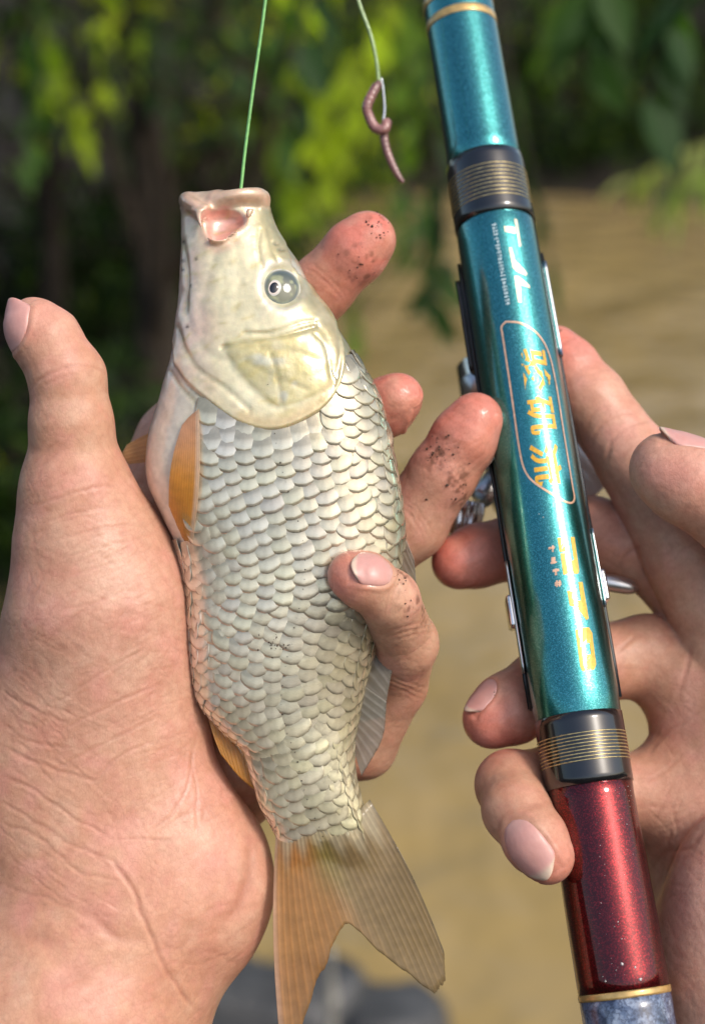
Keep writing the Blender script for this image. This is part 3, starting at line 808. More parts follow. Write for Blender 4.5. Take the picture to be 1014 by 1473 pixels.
L_NAILS = [
    dict(c=(40, 474, 0.9), n=(-0.58, 0.16, 0.80), a=(-0.30, 0.95, 0.1), L=1.35, W=1.25, free=0.95),
    dict(c=(527, 828, 1.6), n=(0.22, 0.30, 0.93), a=(-0.97, 0.14, 0.2), L=1.12, W=0.92, free=0.72),
    dict(c=(592, 592, -1.9), n=(0.78, -0.50, -0.2), a=(0.25, 0.55, 0.75), L=1.1, W=0.95, free=0.8),
]
L_SPECKS = [(545, 330, 20, 26), (520, 380, 26, 10), (632, 650, 26, 30), (660, 700, 30, 10), (576, 832, 12, 14), (600, 880, 26, 6), (600, 605, 8, 5), (96, 440, 8, 4)]
left_hand, L_BASE = build_hand(L_FIELD, (-13, -17.5, -6.2), (5.0, 8.9, 3.6), 0.047, P(165, 1310, -1.2), L_CREASES, L_TONES,
    (0.575, 0.325, 0.212), L_NAILS, L_SPECKS, 'open hand with raised thumb and dirty fingertips cradling the fish in its palm', 1,
    [(535, 340, -2, 1.6), (575, 575, -1.8, 1.4), (680, 620, -1.9, 1.5), (620, 720, -2.4, 1.2), (510, 830, 2, 1.2), (590, 900, 0, 1.2)])

# ---- the hand that grips the rod
R_PALM = [
    ('e', P(1050, 1170, -2.9), (2.5, 5.0, 1.7), None, 1),
    ('e', P(1045, 1400, 0.1), (1.85, 4.2, 2.2), None, 1.2),
    ('e', P(1130, 1000, -2.4), (2.2, 4.0, 1.9), None, 1.2),
    ('c', [(1090, 1400, -1.0, 140), (1180, 1700, 0.5, 150), (1300, 2200, 3.0, 175)], 1.4),
]
R_FINGERS = [
    ([(962, 676, -0.5, 57), (985, 690, -0.5, 62), (1060, 738, -0.7, 64), (1140, 830, -1.1, 74), (1170, 1000, -2.0, 98)], 0.9),          # thumb
    ([(797, 508, -4.3, 40), (815, 530, -4.2, 45), (850, 576, -3.9, 50), (912, 662, -3.5, 55), (985, 800, -3.2, 60), (1070, 960, -3.0, 74)], 0.8),   # index
    ([(660, 808, -3.4, 40), (685, 800, -3.6, 45), (745, 786, -4.0, 47), (850, 768, -4.3, 53), (945, 800, -4.3, 58), (1050, 900, -3.7, 72)], 0.8),   # middle
    ([(708, 1034, -1.7, 43), (732, 1020, -1.9, 52), (785, 990, -2.5, 56), (855, 955, -3.3, 54), (930, 945, -3.7, 60), (1030, 1010, -3.3, 76)], 0.8),   # ring
    ([(786, 1232, 1.55, 40), (770, 1208, 1.35, 45), (742, 1165, 0.5, 48), (735, 1130, -0.6, 50), (790, 1125, -2.0, 50), (870, 1140, -2.6, 54), (1000, 1150, -3.0, 72)], 0.8),  # little
]
R_FIELD = hand_field(R_PALM, R_FINGERS)
def zr7(pts): return [(600 + x / 2.449, 440 + y / 2.449) for x, y in pts]
def zr8(pts): return [(600 + x / 2.449, 900 + y / 2.449) for x, y in pts]
R_CREASES = [(zr7(p), w, d) for p, w, d in [
    ([(610, 500), (640, 430), (720, 380), (790, 380)], 3.0, 0.04), ([(660, 560), (690, 470), (760, 420), (850, 400)], 3.2, 0.045),
    ([(590, 430), (620, 380), (700, 340)], 2.6, 0.03), ([(640, 600), (670, 520), (740, 460)], 2.8, 0.035), ([(490, 215), (540, 195), (600, 190)], 2.4, 0.03),
    ([(700, 930), (740, 870), (820, 830)], 4, 0.06), ([(900, 900), (930, 860), (1000, 830)], 4, 0.05), ([(590, 700), (600, 760)], 2.4, 0.03)]]
R_CREASES += [(zr8(p), w, d) for p, w, d in [
    ([(820, 870), (870, 800), (960, 780), (1010, 700)], 5, 0.07), ([(850, 860), (880, 790), (890, 700)], 3.5, 0.04), ([(790, 620), (900, 640), (1000, 600)], 3, 0.035),
    ([(800, 730), (900, 700), (1000, 640)], 3, 0.03), ([(780, 560), (860, 520), (960, 430)], 3, 0.035), ([(830, 690), (870, 620), (900, 540)], 2.6, 0.03),
    ([(860, 900), (940, 920), (1010, 900)], 3, 0.03), ([(690, 120), (740, 60), (800, 20)], 4, 0.05), ([(920, 240), (950, 150), (960, 60)], 4, 0.05),
    ([(860, 1000), (900, 950), (990, 960)], 2.6, 0.025), ([(800, 480), (870, 380), (960, 330)], 4, 0.04), ([(880, 620), (910, 700), (900, 780)], 2.6, 0.03)]]
for _ in range(26):
    x, y = _r.uniform(915, 1000), _r.uniform(1010, 1330); a = rad(_r.choice([-45, -30, 40, -60]) + _r.uniform(-12, 12)); l = _r.uniform(25, 70)
    R_CREASES.append(([(x, y), (x + l * .5 * math.cos(a) + 3, y + l * .5 * math.sin(a)), (x + l * math.cos(a), y + l * math.sin(a))], 2.0, _r.uniform(0.012, 0.026)))
R_TONES = [(800, 490, -3.6, 1.6, TIP, 0.8), (640, 808, -3.0, 1.8, TIP, 0.95), (700, 1055, -1.2, 1.3, TIP, 0.8), (980, 690, 0.5, 1.6, (0.70, 0.38, 0.30), 0.6),
           (790, 1250, 2, 0.9, TIP, 0.5), (720, 1130, 0, 1.0, TAN, 0.6), (900, 620, -3, 1.4, (0.66, 0.37, 0.26), 0.6), (860, 780, -3.6, 1.6, (0.66, 0.32, 0.24), 0.6), (1000, 1300, 1, 3.0, (0.68, 0.42, 0.34), 0.5)]
R_NAILS = [
    dict(c=(990, 640, -0.4), n=(0.10, 0.80, 0.60), a=(-0.95, 0.22, 0.1), L=1.75, W=1.35, free=0.8),
    dict(c=(694, 1004, -1.5), n=(-0.62, 0.55, 0.55), a=(-0.60, -0.80, 0.1), L=1.15, W=0.92, free=0.72),
    dict(c=(766, 1214, 1.4), n=(-0.28, -0.06, 0.95), a=(0.58, -0.80, 0.1), L=1.62, W=1.08, free=0.66),
]
R_SPECKS = [(700, 966, 7, 10), (805, 476, 3, 2), (712, 995, 4, 3)]
right_hand, R_BASE = build_hand(R_FIELD, (2.0, -17.0, -6.2), (13.8, 5.4, 3.0), 0.062, P(1090, 1400, -1.0), R_CREASES, R_TONES,
    (0.565, 0.312, 0.202), R_NAILS, R_SPECKS, 'hand curled round the fishing rod from behind, thumb at the picture edge', 40,
    [(650, 808, -3.2, 1.2), (705, 1040, -1.5, 1.2), (800, 500, -4, 1.0)])

# ================================================================== FISH
FROWS = np.array([  # photo row, belly edge, back edge, half thickness (cm)
    (276, 262, 381, .60), (292, 259, 387, .74), (330, 260, 401, .92), (370, 260, 427, 1.05), (420, 257, 453, 1.2), (470, 252, 487, 1.32), (520, 243, 517, 1.42),
    (570, 228, 543, 1.46), (620, 214, 557, 1.48), (660, 208, 566, 1.48), (700, 213, 573, 1.46), (750, 236, 578, 1.44), (800, 258, 577, 1.4),
    (850, 268, 566, 1.34), (900, 272, 548, 1.25), (950, 277, 532, 1.14), (1000, 285, 521, 1.0), (1040, 312, 513, .88), (1075, 346, 508, .78),
    (1110, 361, 509, .68), (1150, 376, 516, .56), (1190, 396, 527, .42), (1215, 404, 530, .3), (1240, 412, 524, .16)], float)
_fs = spline(FROWS, 400)
_fy = (736.5 - _fs[:, 0]) / PX
_fl = (_fs[:, 1] - 507) / PX; _fr = (_fs[:, 2] - 507) / PX; _fw = _fs[:, 3]
_o = np.argsort(_fy); _fy = _fy[_o]; _fl = _fl[_o]; _fr = _fr[_o]; _fw = _fw[_o]
FZ = 0.0
def fish_z(y):                                    # the body bends a little out of its plane
    return FZ + 0.25 * np.exp(-((y + 8.0) / 3.0) ** 2) - 0.25 * sstep(4.5, 8.6, y)
def fish_body(p):
    y = np.clip(p[:, 1], _fy[0], _fy[-1])
    l = np.interp(y, _fy, _fl); r = np.interp(y, _fy, _fr); w = np.interp(y, _fy, _fw)
    hx = (r - l) / 2; t = np.abs((p[:, 0] - (l + r) / 2) / hx); z = np.abs((p[:, 2] - fish_z(y)) / w)
    g = (t ** 2.25 + z ** 2.25) ** (1 / 2.25)
    d = (g - 1) * np.minimum(hx, w) * 0.9
    end = np.maximum(p[:, 1] - _fy[-1], _fy[0] - p[:, 1])
    return smax(d, end, 0.12)
def _pl(pts, n): return spline(np.array([P(*p_) for p_ in pts]), n)
_LIP = _pl([(296, 299, 0.72), (288, 308, 0.78), (294, 328, 0.86), (309, 345, 0.92), (330, 335, 0.92), (352, 315, 0.84), (360, 303, 0.78)], 22)      # rim of the opening
_TOP = _pl([(312, 287, 0.45), (330, 282, 0.62), (352, 279, 0.60), (371, 280, 0.38), (378, 285, 0.05)], 14)                                            # upper lip, a thick soft band
_LOW = _pl([(268, 287, 0.05), (270, 290, 0.38), (281, 296, 0.58), (291, 304, 0.68)], 8)                                                             # lower lip
_FAR = _pl([(268, 288, -0.25), (300, 290, -0.55), (340, 283, -0.55), (374, 283, -0.25)], 10)
def cavity(p):
    return smin(ellipsoid(p, P(322, 312, 0.95), (0.58, 0.34, 0.62)), ellipsoid(p, P(313, 325, 0.95), (0.36, 0.34, 0.50)), 0.2)
def fish_field(p):
    d = fish_body(p)
    m = p[:, 1] > 6.2
    if m.any():
        q = p[m]; e = d[m]
        for L, r, k in ((_TOP, 0.185, 0.30), (_LOW, 0.165, 0.22), (_FAR, 0.15, 0.25)):
            f = None
            for i in range(len(L) - 1):
                g = rcone(q, L[i], L[i + 1], r, r); f = g if f is None else np.minimum(f, g)
            e = smin(e, f, k)
        f = None
        for i in range(len(_LIP) - 1):
            g = rcone(q, _LIP[i], _LIP[i + 1], 0.085, 0.085); f = g if f is None else np.minimum(f, g)
        e = smin(e, f, 0.16)
        d[m] = smax(e, -cavity(q), 0.10)
    return d

fish, F_BASE = rig_empty('fish', P(420, 740, -1.4))
tag(fish, 'small silvery carp held head up, mouth gaping, orange fins', 'fish')

GILL = [(251, 524), (270, 550), (295, 572), (345, 608), (399, 618), (457, 593), (486, 560), (495, 522), (488, 480), (470, 440)]
GILL = [tuple(p_) for p_ in spline(GILL, 60)]
PLATE = [(325, 507), (345, 538), (378, 571), (403, 586), (448, 572), (474, 556), (474, 526), (465, 486), (449, 473), (399, 482), (330, 488)]
PLATE = [tuple(p_) for p_ in spline(PLATE + [PLATE[0]], 70)][:-1]
v, q = mesh_sdf(fish_field, (-5.9, -9.6, -2.0), (1.8, 9.0, 2.1), 0.055)
v = relax(v, q, 2, 0.5); v, nrm = snap(fish_field, v)
px, py = pix(v)
view = np.array([0, 0, D0]) - v; view /= np.linalg.norm(view, axis=1)[:, None]
facing = sstep(-0.1, 0.3, nrm[:, 2])
disp = np.zeros(len(v))
gpoly = GILL + [(420, 380), (400, 300), (250, 300), (245, 450)]
gd = seg_dist(px, py, GILL) * np.where(inside(px, py, gpoly), 1, -1)
head = sstep(-2.5, 3.0, gd)
disp += head * ((0.055 + 0.07 * sstep(320, 430, px)) * np.exp(-np.clip(gd, 0, 200) / 34)) * facing - (1 - head) * 0.03            # gill cover stands off the body
pd = seg_dist(px, py, PLATE + [PLATE[0]]) * np.where(inside(px, py, PLATE), 1, -1)
disp += (sstep(-5, 7, pd) * 0.035 - 0.02 * np.exp(-(pd / 6) ** 2) + 0.05 * sstep(0, 55, pd)) * facing
def groove(pts, w, d):
    g = np.exp(-(seg_dist(px, py, spline(pts, 20).tolist()) / w) ** 2) * facing
    return -d * g, g
G = np.zeros(len(v))
for pts, w, d in [([(320, 500), (370, 488), (410, 482), (452, 470)], 3.5, 0.06), ([(352, 478), (390, 478), (430, 465), (452, 462)], 3, 0.035),
                  ([(256, 470), (268, 505), (290, 535), (322, 556), (360, 590)], 4, 0.035), ([(262, 420), (275, 470), (300, 510), (330, 520)], 6, 0.025),
                  ([(245, 535), (262, 560), (292, 588), (320, 604)], 3, 0.035), ([(311, 350), (300, 400), (288, 440), (292, 480)], 7, 0.03),
                  ([(374, 330), (372, 360), (378, 385)], 3, 0.025), ([(386, 330), (392, 360), (400, 375)], 3, 0.025), ([(390, 510), (400, 545), (405, 580)], 4, 0.02),
                  ([(263, 345), (270, 400), (266, 450)], 4, 0.04), ([(375, 500), (420, 505), (460, 520)], 5, 0.018), ([(356, 520), (392, 540), (440, 560)], 4, 0.015),
                  ([(340, 352), (345, 420), (338, 460)], 8, 0.015), ([(450, 480), (466, 500), (476, 545)], 2.5, 0.03), ([(484, 470), (486, 520), (478, 566)], 3, 0.03)]:
    a, g = groove(pts, w, d); disp += a; G = np.maximum(G, g * (w < 5.5))
ed = np.hypot((px - 406) / 0.95, (py - 411) / 1.05)
disp += (0.022 * np.exp(-((ed - 40) / 9) ** 2) - 0.12 * (1 - sstep(20, 35, ed))) * facing
col_eye = np.exp(-((ed - 33) / 7) ** 2)
disp += (vnoise(v, 5.5, 4) - 0.5) * 0.008 * facing + (vnoise(v, 2.0, 8) - 0.5) * 0.03
# colours of the fish's own skin
cream = np.array((0.78, 0.70, 0.46), np.float32)
cols = np.tile(cream, (len(v), 1))
yy = np.clip(v[:, 1], _fy[0], _fy[-1]); xl = np.interp(yy, _fy, _fl); xr = np.interp(yy, _fy, _fr)
t = (v[:, 0] - xl) / (xr - xl)                                      # 0 belly .. 1 back
n1 = vnoise(v, 3.0, 2); n2 = vnoise(v, 9.0, 6)
cols = mixc(cols, (0.50, 0.46, 0.34), np.clip(1 - head, 0, 1) * 0.8)
cols = mixc(cols, (0.72, 0.62, 0.54), sstep(0.30, 0.02, t) * 0.9)
cols = mixc(cols, (0.56, 0.47, 0.17), sstep(-4, 8, pd) * (0.35 + 0.5 * n1))
cols = mixc(cols, (0.66, 0.56, 0.30), head * sstep(40, 5, np.abs(gd)) * 0.5)
cols = mixc(cols, (0.24, 0.21, 0.11), sstep(0.80, 1.0, t) * 0.85 * sstep(1240, 1000, py))
cols = mixc(cols, (0.50, 0.42, 0.18), sstep(0.62, 0.85, t) * head * 0.5 * n1 * 1.6)
cols = mixc(cols, (0.74, 0.42, 0.30), np.exp(-(np.hypot(px - 292, py - 470) / 26) ** 2) * 0.35)
cols = mixc(cols, (0.74, 0.40, 0.28), np.exp(-(np.hypot((px - 268) / .6, py - 372) / 34) ** 2) * 0.4)
cols = mixc(cols, (0.70, 0.40, 0.28), np.exp(-(np.hypot(px - 300, py - 545) / 16) ** 2) * 0.3)
lipd = np.min(np.stack([np.linalg.norm(v - a, axis=1) for a in np.vstack([_LIP, _TOP, _LOW, _FAR])]), 0)
cols = mixc(cols, (0.76, 0.50, 0.35), sstep(0.46, 0.20, lipd) * 0.85)
cols = mixc(cols, (0.70, 0.46, 0.33), sstep(345, 300, py + 0.25 * (px - 320)) * sstep(0.75, 0.3, np.abs(t - 0.15) * 1.6) * 0.5)
cavd = cavity(v)
cols = mixc(cols, (0.74, 0.33, 0.27), sstep(0.06, 0.0, cavd) * 0.9)
cols = mixc(cols, (0.80, 0.52, 0.45), np.exp(-(np.hypot(px - 316, py - 328) / 11) ** 2) * sstep(0.06, 0.0, cavd) * 0.7)
cols = mixc(cols, (0.62, 0.44, 0.22), np.exp(-((gd - 9) / 10) ** 2) * sstep(290, 350, px) * sstep(500, 470, px) * 0.65 * facing)
cols = mixc(cols, (0.78, 0.56, 0.46), head * sstep(330, 270, px) * sstep(330, 420, py) * 0.45 * (0.5 + n1))
rad_ = np.arctan2(py - 480, px - 400); stri = np.sin(rad_ * 21 + 9 * n1 + 4 * n2) * 0.5 + 0.5
cols = mixc(cols, (0.46, 0.36, 0.10), sstep(0, 12, pd) * stri ** 2 * 0.22)
cols = mixc(cols, (0.62, 0.64, 0.60), sstep(0, 14, pd) * sstep(0.55, 0.8, vnoise(v, 3.4, 51)) * 0.6)
disp += sstep(4, 16, pd) * (stri - 0.5) * 0.003 * facing
cols = mixc(cols, (0.36, 0.30, 0.14), G * 0.45)
cols = mixc(cols, (0.62, 0.58, 0.50), col_eye * 0.7)
st = np.sin((px * 0.35 + py) * 0.28 + 5 * n1) * 0.5 + 0.5
cols = mixc(cols, (0.50, 0.40, 0.12), head * st ** 3 * sstep(0.45, 0.8, vnoise(v, 4.0, 31)) * 0.45)
cols = mixc(cols, (0.80, 0.74, 0.55), head * sstep(0.55, 0.85, vnoise(v, 2.6, 33)) * 0.4)
for a, b in ((398, 350), (405, 359)): 
    k_ = np.exp(-(np.hypot((px - a) / 1.5, py - b) / 3.0) ** 2) * facing; disp -= 0.06 * k_; cols = mixc(cols, (0.12, 0.09, 0.05), k_ * 0.8)
cols = mixc(cols, (0.34, 0.30, 0.17), head * sstep(0.66, 0.95, t) * 0.6)
cols *= (0.88 + 0.24 * n2)[:, None]
dots = [(263, 348), (263, 375), (263, 388), (274, 411), (282, 372), (270, 470)]
for a, b in dots: cols = mixc(cols, (0.05, 0.03, 0.02), np.exp(-(np.hypot(px - a, py - b) / 2.2) ** 2))
v = v + nrm * disp[:, None]

def fish_skin():
    m, nt, b = mat_new('fish_skin')
    at = node(nt, 'ShaderNodeAttribute', attribute_name='Col')
    n = noise_n(nt, 260, 4, 0.6); r = ramp(nt, n.outputs[0], [(0.3, (0.88, 0.88, 0.85)), (0.7, (1.06, 1.05, 1.02))])
    nt.links.new(mix(nt, 'MULTIPLY', 1.0, at.outputs['Color'], r.outputs[0]), b.inputs['Base Color'])
    setin(b, Roughness=0.32, Metallic=0.22, Subsurface_Weight=0.15, Subsurface_Scale=0.003)
    b.inputs['Coat Weight'].default_value = 0.8; b.inputs['Coat Roughness'].default_value = 0.10
    n2 = noise_n(nt, 700, 3); n3 = noise_n(nt, 180, 5, 0.65)
    nt.links.new(bump(nt, n2.outputs[0], 0.10, 0.0005, bump(nt, n3.outputs[0], 0.12, 0.0016)), b.inputs['Normal'])
    return m
FSKIN = fish_skin()
fbody = rig_part('body', v, q, FSKIN, fish, F_BASE, True, cols)

# ---- eye: eyeball, silver ring of the iris, pupil
eyec = trace(fish_field, 406, 413)[0]; en = grad(fish_field, eyec[None].astype(np.float32))[0]
en = en * 0.6 + np.array([0.10, 0.05, 0.9]) * 0.4; en /= np.linalg.norm(en)
EA = np.array([0.35, 0.93, 0]); EA -= en * (EA @ en); EA /= np.linalg.norm(EA); EB = np.cross(EA, en)
def dome(c, n, A, B, ra, rb, hgt, nr=10, ns=36, off=0.0):
    V = [c + n * (hgt + off)]; uv = [(0, 0)]
    for i in range(1, nr + 1):
        r = i / nr
        for j in range(ns):
            a = 2 * np.pi * j / ns
            V.append(c + (A * math.cos(a) * ra + B * math.sin(a) * rb) * r + n * (off + hgt * math.sqrt(max(0, 1 - (r * 0.98) ** 2)))); uv.append((r, a))
    F = [(0, 1 + j, 1 + (j + 1) % ns) for j in range(ns)]
    for i in range(nr - 1):
        for j in range(ns):
            a, b = 1 + i * ns + j, 1 + i * ns + (j + 1) % ns; F.append((a, a + ns, b + ns, b))
    return np.array(V), F, np.array(uv)
EYE_M = simple('eyeball', (0.5, 0.5, 0.45), 0.45, coat=0.35, spec=0.25)
nt = EYE_M.node_tree; at = node(nt, 'ShaderNodeAttribute', attribute_name='Col'); nt.links.new(at.outputs['Color'], nt.nodes['Principled BSDF'].inputs['Base Color'])
nt.nodes['Principled BSDF'].inputs['Coat Roughness'].default_value = 0.04
ec = eyec - en * 0.17
V, F, uv = dome(ec + en * 0.05, en, EA, EB, 0.54, 0.50, 0.13, 16, 48)
ec_cols = np.tile(np.array((0.15, 0.155, 0.105), np.float32), (len(V), 1))
lx = (V - ec) @ EB; ly = (V - ec) @ EA
ec_cols = mixc(ec_cols, (0.58, 0.55, 0.47), sstep(0.80, 0.98, uv[:, 0]))
ec_cols = mixc(ec_cols, (0.05, 0.075, 0.075), sstep(0.05, 0.3, ly) * (1 - sstep(0.8, 0.95, uv[:, 0])) * 0.9)
nn = vnoise(V, 9, 3); ec_cols = mixc(ec_cols, (0.34, 0.36, 0.20), sstep(0.5, 0.8, nn) * 0.7)
ec_cols = mixc(ec_cols, (0.10, 0.13, 0.14), np.exp(-((uv[:, 0] - 0.80) / 0.06) ** 2) * 0.7)
eye = rig_part('eye', V, F, EYE_M, fish, F_BASE, True, ec_cols)
pc = trace(fish_field, 393, 417)[0]
def on_eye(lx0, ly0):
    r2 = (lx0 / 0.50) ** 2 + (ly0 / 0.56) ** 2
    return ec + EB * lx0 + EA * ly0 + en * (0.05 + 0.13 * math.sqrt(max(0, 1 - r2 * 0.96)))
sgn = 1 if EB[0] > 0 else -1
pp = on_eye(-0.19 * sgn, -0.10); pn = en + EB * (-0.20 * sgn) - EA * 0.08; pn /= np.linalg.norm(pn)
A2 = EA - pn * (EA @ pn); A2 /= np.linalg.norm(A2); B2 = np.cross(A2, pn)
V, F, uv = dome(pp, pn, A2, B2, 0.225, 0.185, 0.035, 6, 32, -0.018)
cc = np.tile(np.array((0.74, 0.62, 0.54), np.float32), (len(V), 1)); cc = mixc(cc, (0.45, 0.47, 0.42), sstep(0.7, 1.0, uv[:, 0]))
iris = rig_part('iris', V, F, EYE_M, fish, F_BASE, True, cc, parent=eye)
V, F, uv = dome(pp, pn, A2, B2, 0.165, 0.125, 0.035, 6, 28, -0.006)
rig_part('pupil', V, F, simple('pupil', (0.006, 0.006, 0.008), 0.05, coat=1.0), fish, F_BASE, parent=eye)

# ---- scales
def scale_material():
    m, nt, b = mat_new('scale')
    oi = node(nt, 'ShaderNodeObjectInfo'); at = node(nt, 'ShaderNodeAttribute', attribute_name='Col')
    c = mix(nt, 'MULTIPLY', 1.0, oi.outputs['Color'], at.outputs['Color'])
    n = noise_n(nt, 500, 4, 0.6)
    r = ramp(nt, n.outputs[0], [(0.3, (0.82, 0.82, 0.80)), (0.7, (1.08, 1.06, 1.02))])
    c = mix(nt, 'MULTIPLY', 1.0, c, r.outputs[0])
    nt.links.new(c, b.inputs['Base Color'])
    setin(b, Metallic=0.50, Roughness=0.24)
    b.inputs['Coat Weight'].default_value = 1.0; b.inputs['Coat Roughness'].default_value = 0.07
    nt.links.new(bump(nt, n.outputs[0], 0.18, 0.0005), b.inputs['Normal'])
    return m
SCALE_M = scale_material()
SCALE_W, SCALE_L = 0.88, 0.68
def scale_mesh(seed):
    rs = random.Random(seed); nu, nv = 9, 9
    V = []; cc = []
    lean = rs.uniform(-0.04, 0.04)
    for i in range(nu):
        s = i / (nu - 1)                        # 0 root (hidden) .. 1 free edge
        for j in range(nv):
            x = math.sin((j / (nv - 1) - 0.5) * math.pi)
            free = SCALE_L * (0.60 + 0.40 * math.sqrt(max(0, 1 - 0.985 * x * x)) ** 1.3)
            yy_ = -free * s
            wx = 0.5 * SCALE_W * (0.90 + 0.10 * math.sin(s * 2.2))
            z = 0.042 * (1 - x * x) + 0.016 * math.sin(s * math.pi * 0.9) - 0.010 * sstep(0.84, 1.0, s) * (1 - x * x)
            z += 0.0022 * math.sin(x * 21 + seed) * s
            V.append((x * wx + lean * s * SCALE_L, yy_ + 0.40 * SCALE_L, z))
            f = 0.56 + 0.44 * sstep(0.48, 0.72, s + 0.05 * x * x)           # melanin plus painted shade of the overlapping scale, towards the root
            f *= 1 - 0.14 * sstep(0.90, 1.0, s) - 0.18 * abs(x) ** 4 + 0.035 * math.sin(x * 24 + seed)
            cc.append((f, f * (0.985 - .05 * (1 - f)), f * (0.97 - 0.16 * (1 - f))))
    n = nu * nv
    V += [(x, y, z - 0.009) for x, y, z in V]; cc += cc
    F = []
    for i in range(nu - 1):
        for j in range(nv - 1):
            a, b, c_, d = i * nv + j, i * nv + j + 1, (i + 1) * nv + j + 1, (i + 1) * nv + j
            F.append((a, d, c_, b))
    for j in range(nv - 1):
        a = (nu - 1) * nv + j; F.append((a, a + n, a + n + 1, a + 1))
    for i in range(nu - 1):
        a, b = i * nv, (i + 1) * nv; F.append((a, a + n, b + n, b))
        a, b = i * nv + nv - 1, (i + 1) * nv + nv - 1; F.append((a, b, b + n, a + n))
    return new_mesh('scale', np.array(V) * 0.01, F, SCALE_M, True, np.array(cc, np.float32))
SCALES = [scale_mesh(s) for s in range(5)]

def fish_frame(y, th):
    l = np.interp(y, _fy, _fl); r = np.interp(y, _fy, _fr); w = np.interp(y, _fy, _fw)
    k = 2 / 2.25
    x = (l + r) / 2 + (r - l) / 2 * np.sign(np.sin(th)) * abs(np.sin(th)) ** k
    return np.array([x, y, fish_z(np.array([y]))[0] + w * abs(np.cos(th)) ** k])
def gill_line(x):
    g = np.array(GILL[:46]); return np.interp(x, g[:, 0], g[:, 1])
items = []
COL, ROW = 0.475, 0.335              # spacing of the columns, and of the scales down one column
row = 0; ycur = (736.5 - 500) / PX
ths = np.linspace(-1.50, 1.50, 161)
while ycur > (736.5 - 1226) / PX:
    pr = np.array([fish_frame(ycur, a) for a in ths])
    al = np.concatenate([[0], np.cumsum(np.linalg.norm(np.diff(pr, axis=0), axis=1))])
    al -= np.interp(0.10, ths, al)                                   # counted from the lateral line
    shrink = 0.96 + 0.06 * sstep(-9, 3, ycur)
    for k in range(-9, 10):
        if (k + row) % 2: continue
        qk = 0.0085 + 0.020 * float(sstep(-3.0, -6.5, ycur))
        sarc = shrink * (COL * k - math.copysign(qk * k * k, k))
        loc_w = max(0.4, (COL - 2 * qk * abs(k)) / COL)
        if sarc < al[0] or sarc > al[-1]: continue
        th = np.interp(sarc, al, ths)
        c = fish_frame(ycur, th); ppx, ppy = pix(c[None])
        ppx, ppy = ppx[0], ppy[0]
        if ppy < gill_line(ppx) - 4 - 12 * (ppx > 480): continue
        if ppx < 292 and ppy < 790 and ppx < 292 - (ppy - 600) * 0.08: continue
        if ppy > 1200 and (ppx < 412): continue
        e = 0.03
        a1 = fish_frame(ycur + e, th); a0 = fish_frame(ycur - e, th); A = a1 - a0; A /= np.linalg.norm(A)
        b1 = fish_frame(ycur, min(th + 0.02, 1.56)); b0 = fish_frame(ycur, max(th - 0.02, -1.56)); Bv = b1 - b0; Bv /= np.linalg.norm(Bv)
        N = np.cross(Bv, A); N /= np.linalg.norm(N); Bv = np.cross(A, N)
        items.append((c, A, Bv, N, ppx, ppy, (shrink, loc_w), th))
    ycur -= ROW * 0.5 * shrink * (1 - 0.06 * sstep(-2, -6, ycur)); row += 1
# the scales that face the lens are parts of their own; those past the first 300, at the fish's edges, are joined
items.sort(key=lambda it: abs(it[7]))
rs = random.Random(5)
rest = []
base_scale_pos = {}
for i, (c, A, Bv, N, ppx, ppy, sh, th) in enumerate(items):
    tt = 0.5 + 0.5 * math.sin(th)
    belly = np.array((0.88, 0.83, 0.70)); flank = np.array((0.82, 0.77, 0.62)); back = np.array((0.56, 0.49, 0.32))
    col = belly + (flank - belly) * min(1, tt / 0.5) if tt < 0.5 else flank + (back - flank) * (tt - 0.5) / 0.5
    yel = sstep(980, 1100, ppy) * 0.5  # warm sunlight on the lower body, put into the scale colour
    col = col * (1 - yel) + np.array((0.93, 0.87, 0.60)) * yel
    grey = sstep(880, 700, ppy) * 0.35
    col = col * (1 - grey) + np.array((0.64, 0.62, 0.53)) * grey
    col = col * rs.uniform(0.86, 1.14) * np.array((1, rs.uniform(.98, 1.01), rs.uniform(.92, 1.04)))
    tilt = -rad(rs.gauss(3.0, 0.7)) * (1 - 0.3 * float(sstep(1000, 1100, ppy))); roll = rad(rs.gauss(0, 1.4)); yaw = rad(rs.gauss(0, 2.0))
    M = Matrix((tuple(Bv), tuple(A), tuple(N))).transposed() @ Matrix.Rotation(yaw, 3, 'Z') @ Matrix.Rotation(tilt, 3, 'X') @ Matrix.Rotation(roll, 3, 'Y')
    s = sh[0] * rs.uniform(0.98, 1.03); sx_ = s * sh[1] * rs.uniform(0.97, 1.03)
    sink = 0.012 - 0.05 * sstep(1170, 1222, ppy) - 0.03 * sstep(640, 600, ppy) * (ppx < 470)
    lat = abs(math.sin(th) - 0.06) < 0.05
    M4 = Matrix.Translation(Vector((c + N * sink - F_BASE) * 0.01)) @ M.to_4x4() @ Matrix.Diagonal((sx_, s, sx_, 1))
    if i < 300:
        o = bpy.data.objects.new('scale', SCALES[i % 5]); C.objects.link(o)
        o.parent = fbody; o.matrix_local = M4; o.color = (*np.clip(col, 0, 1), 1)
    else:
        rest.append((M4, i % 5, col))
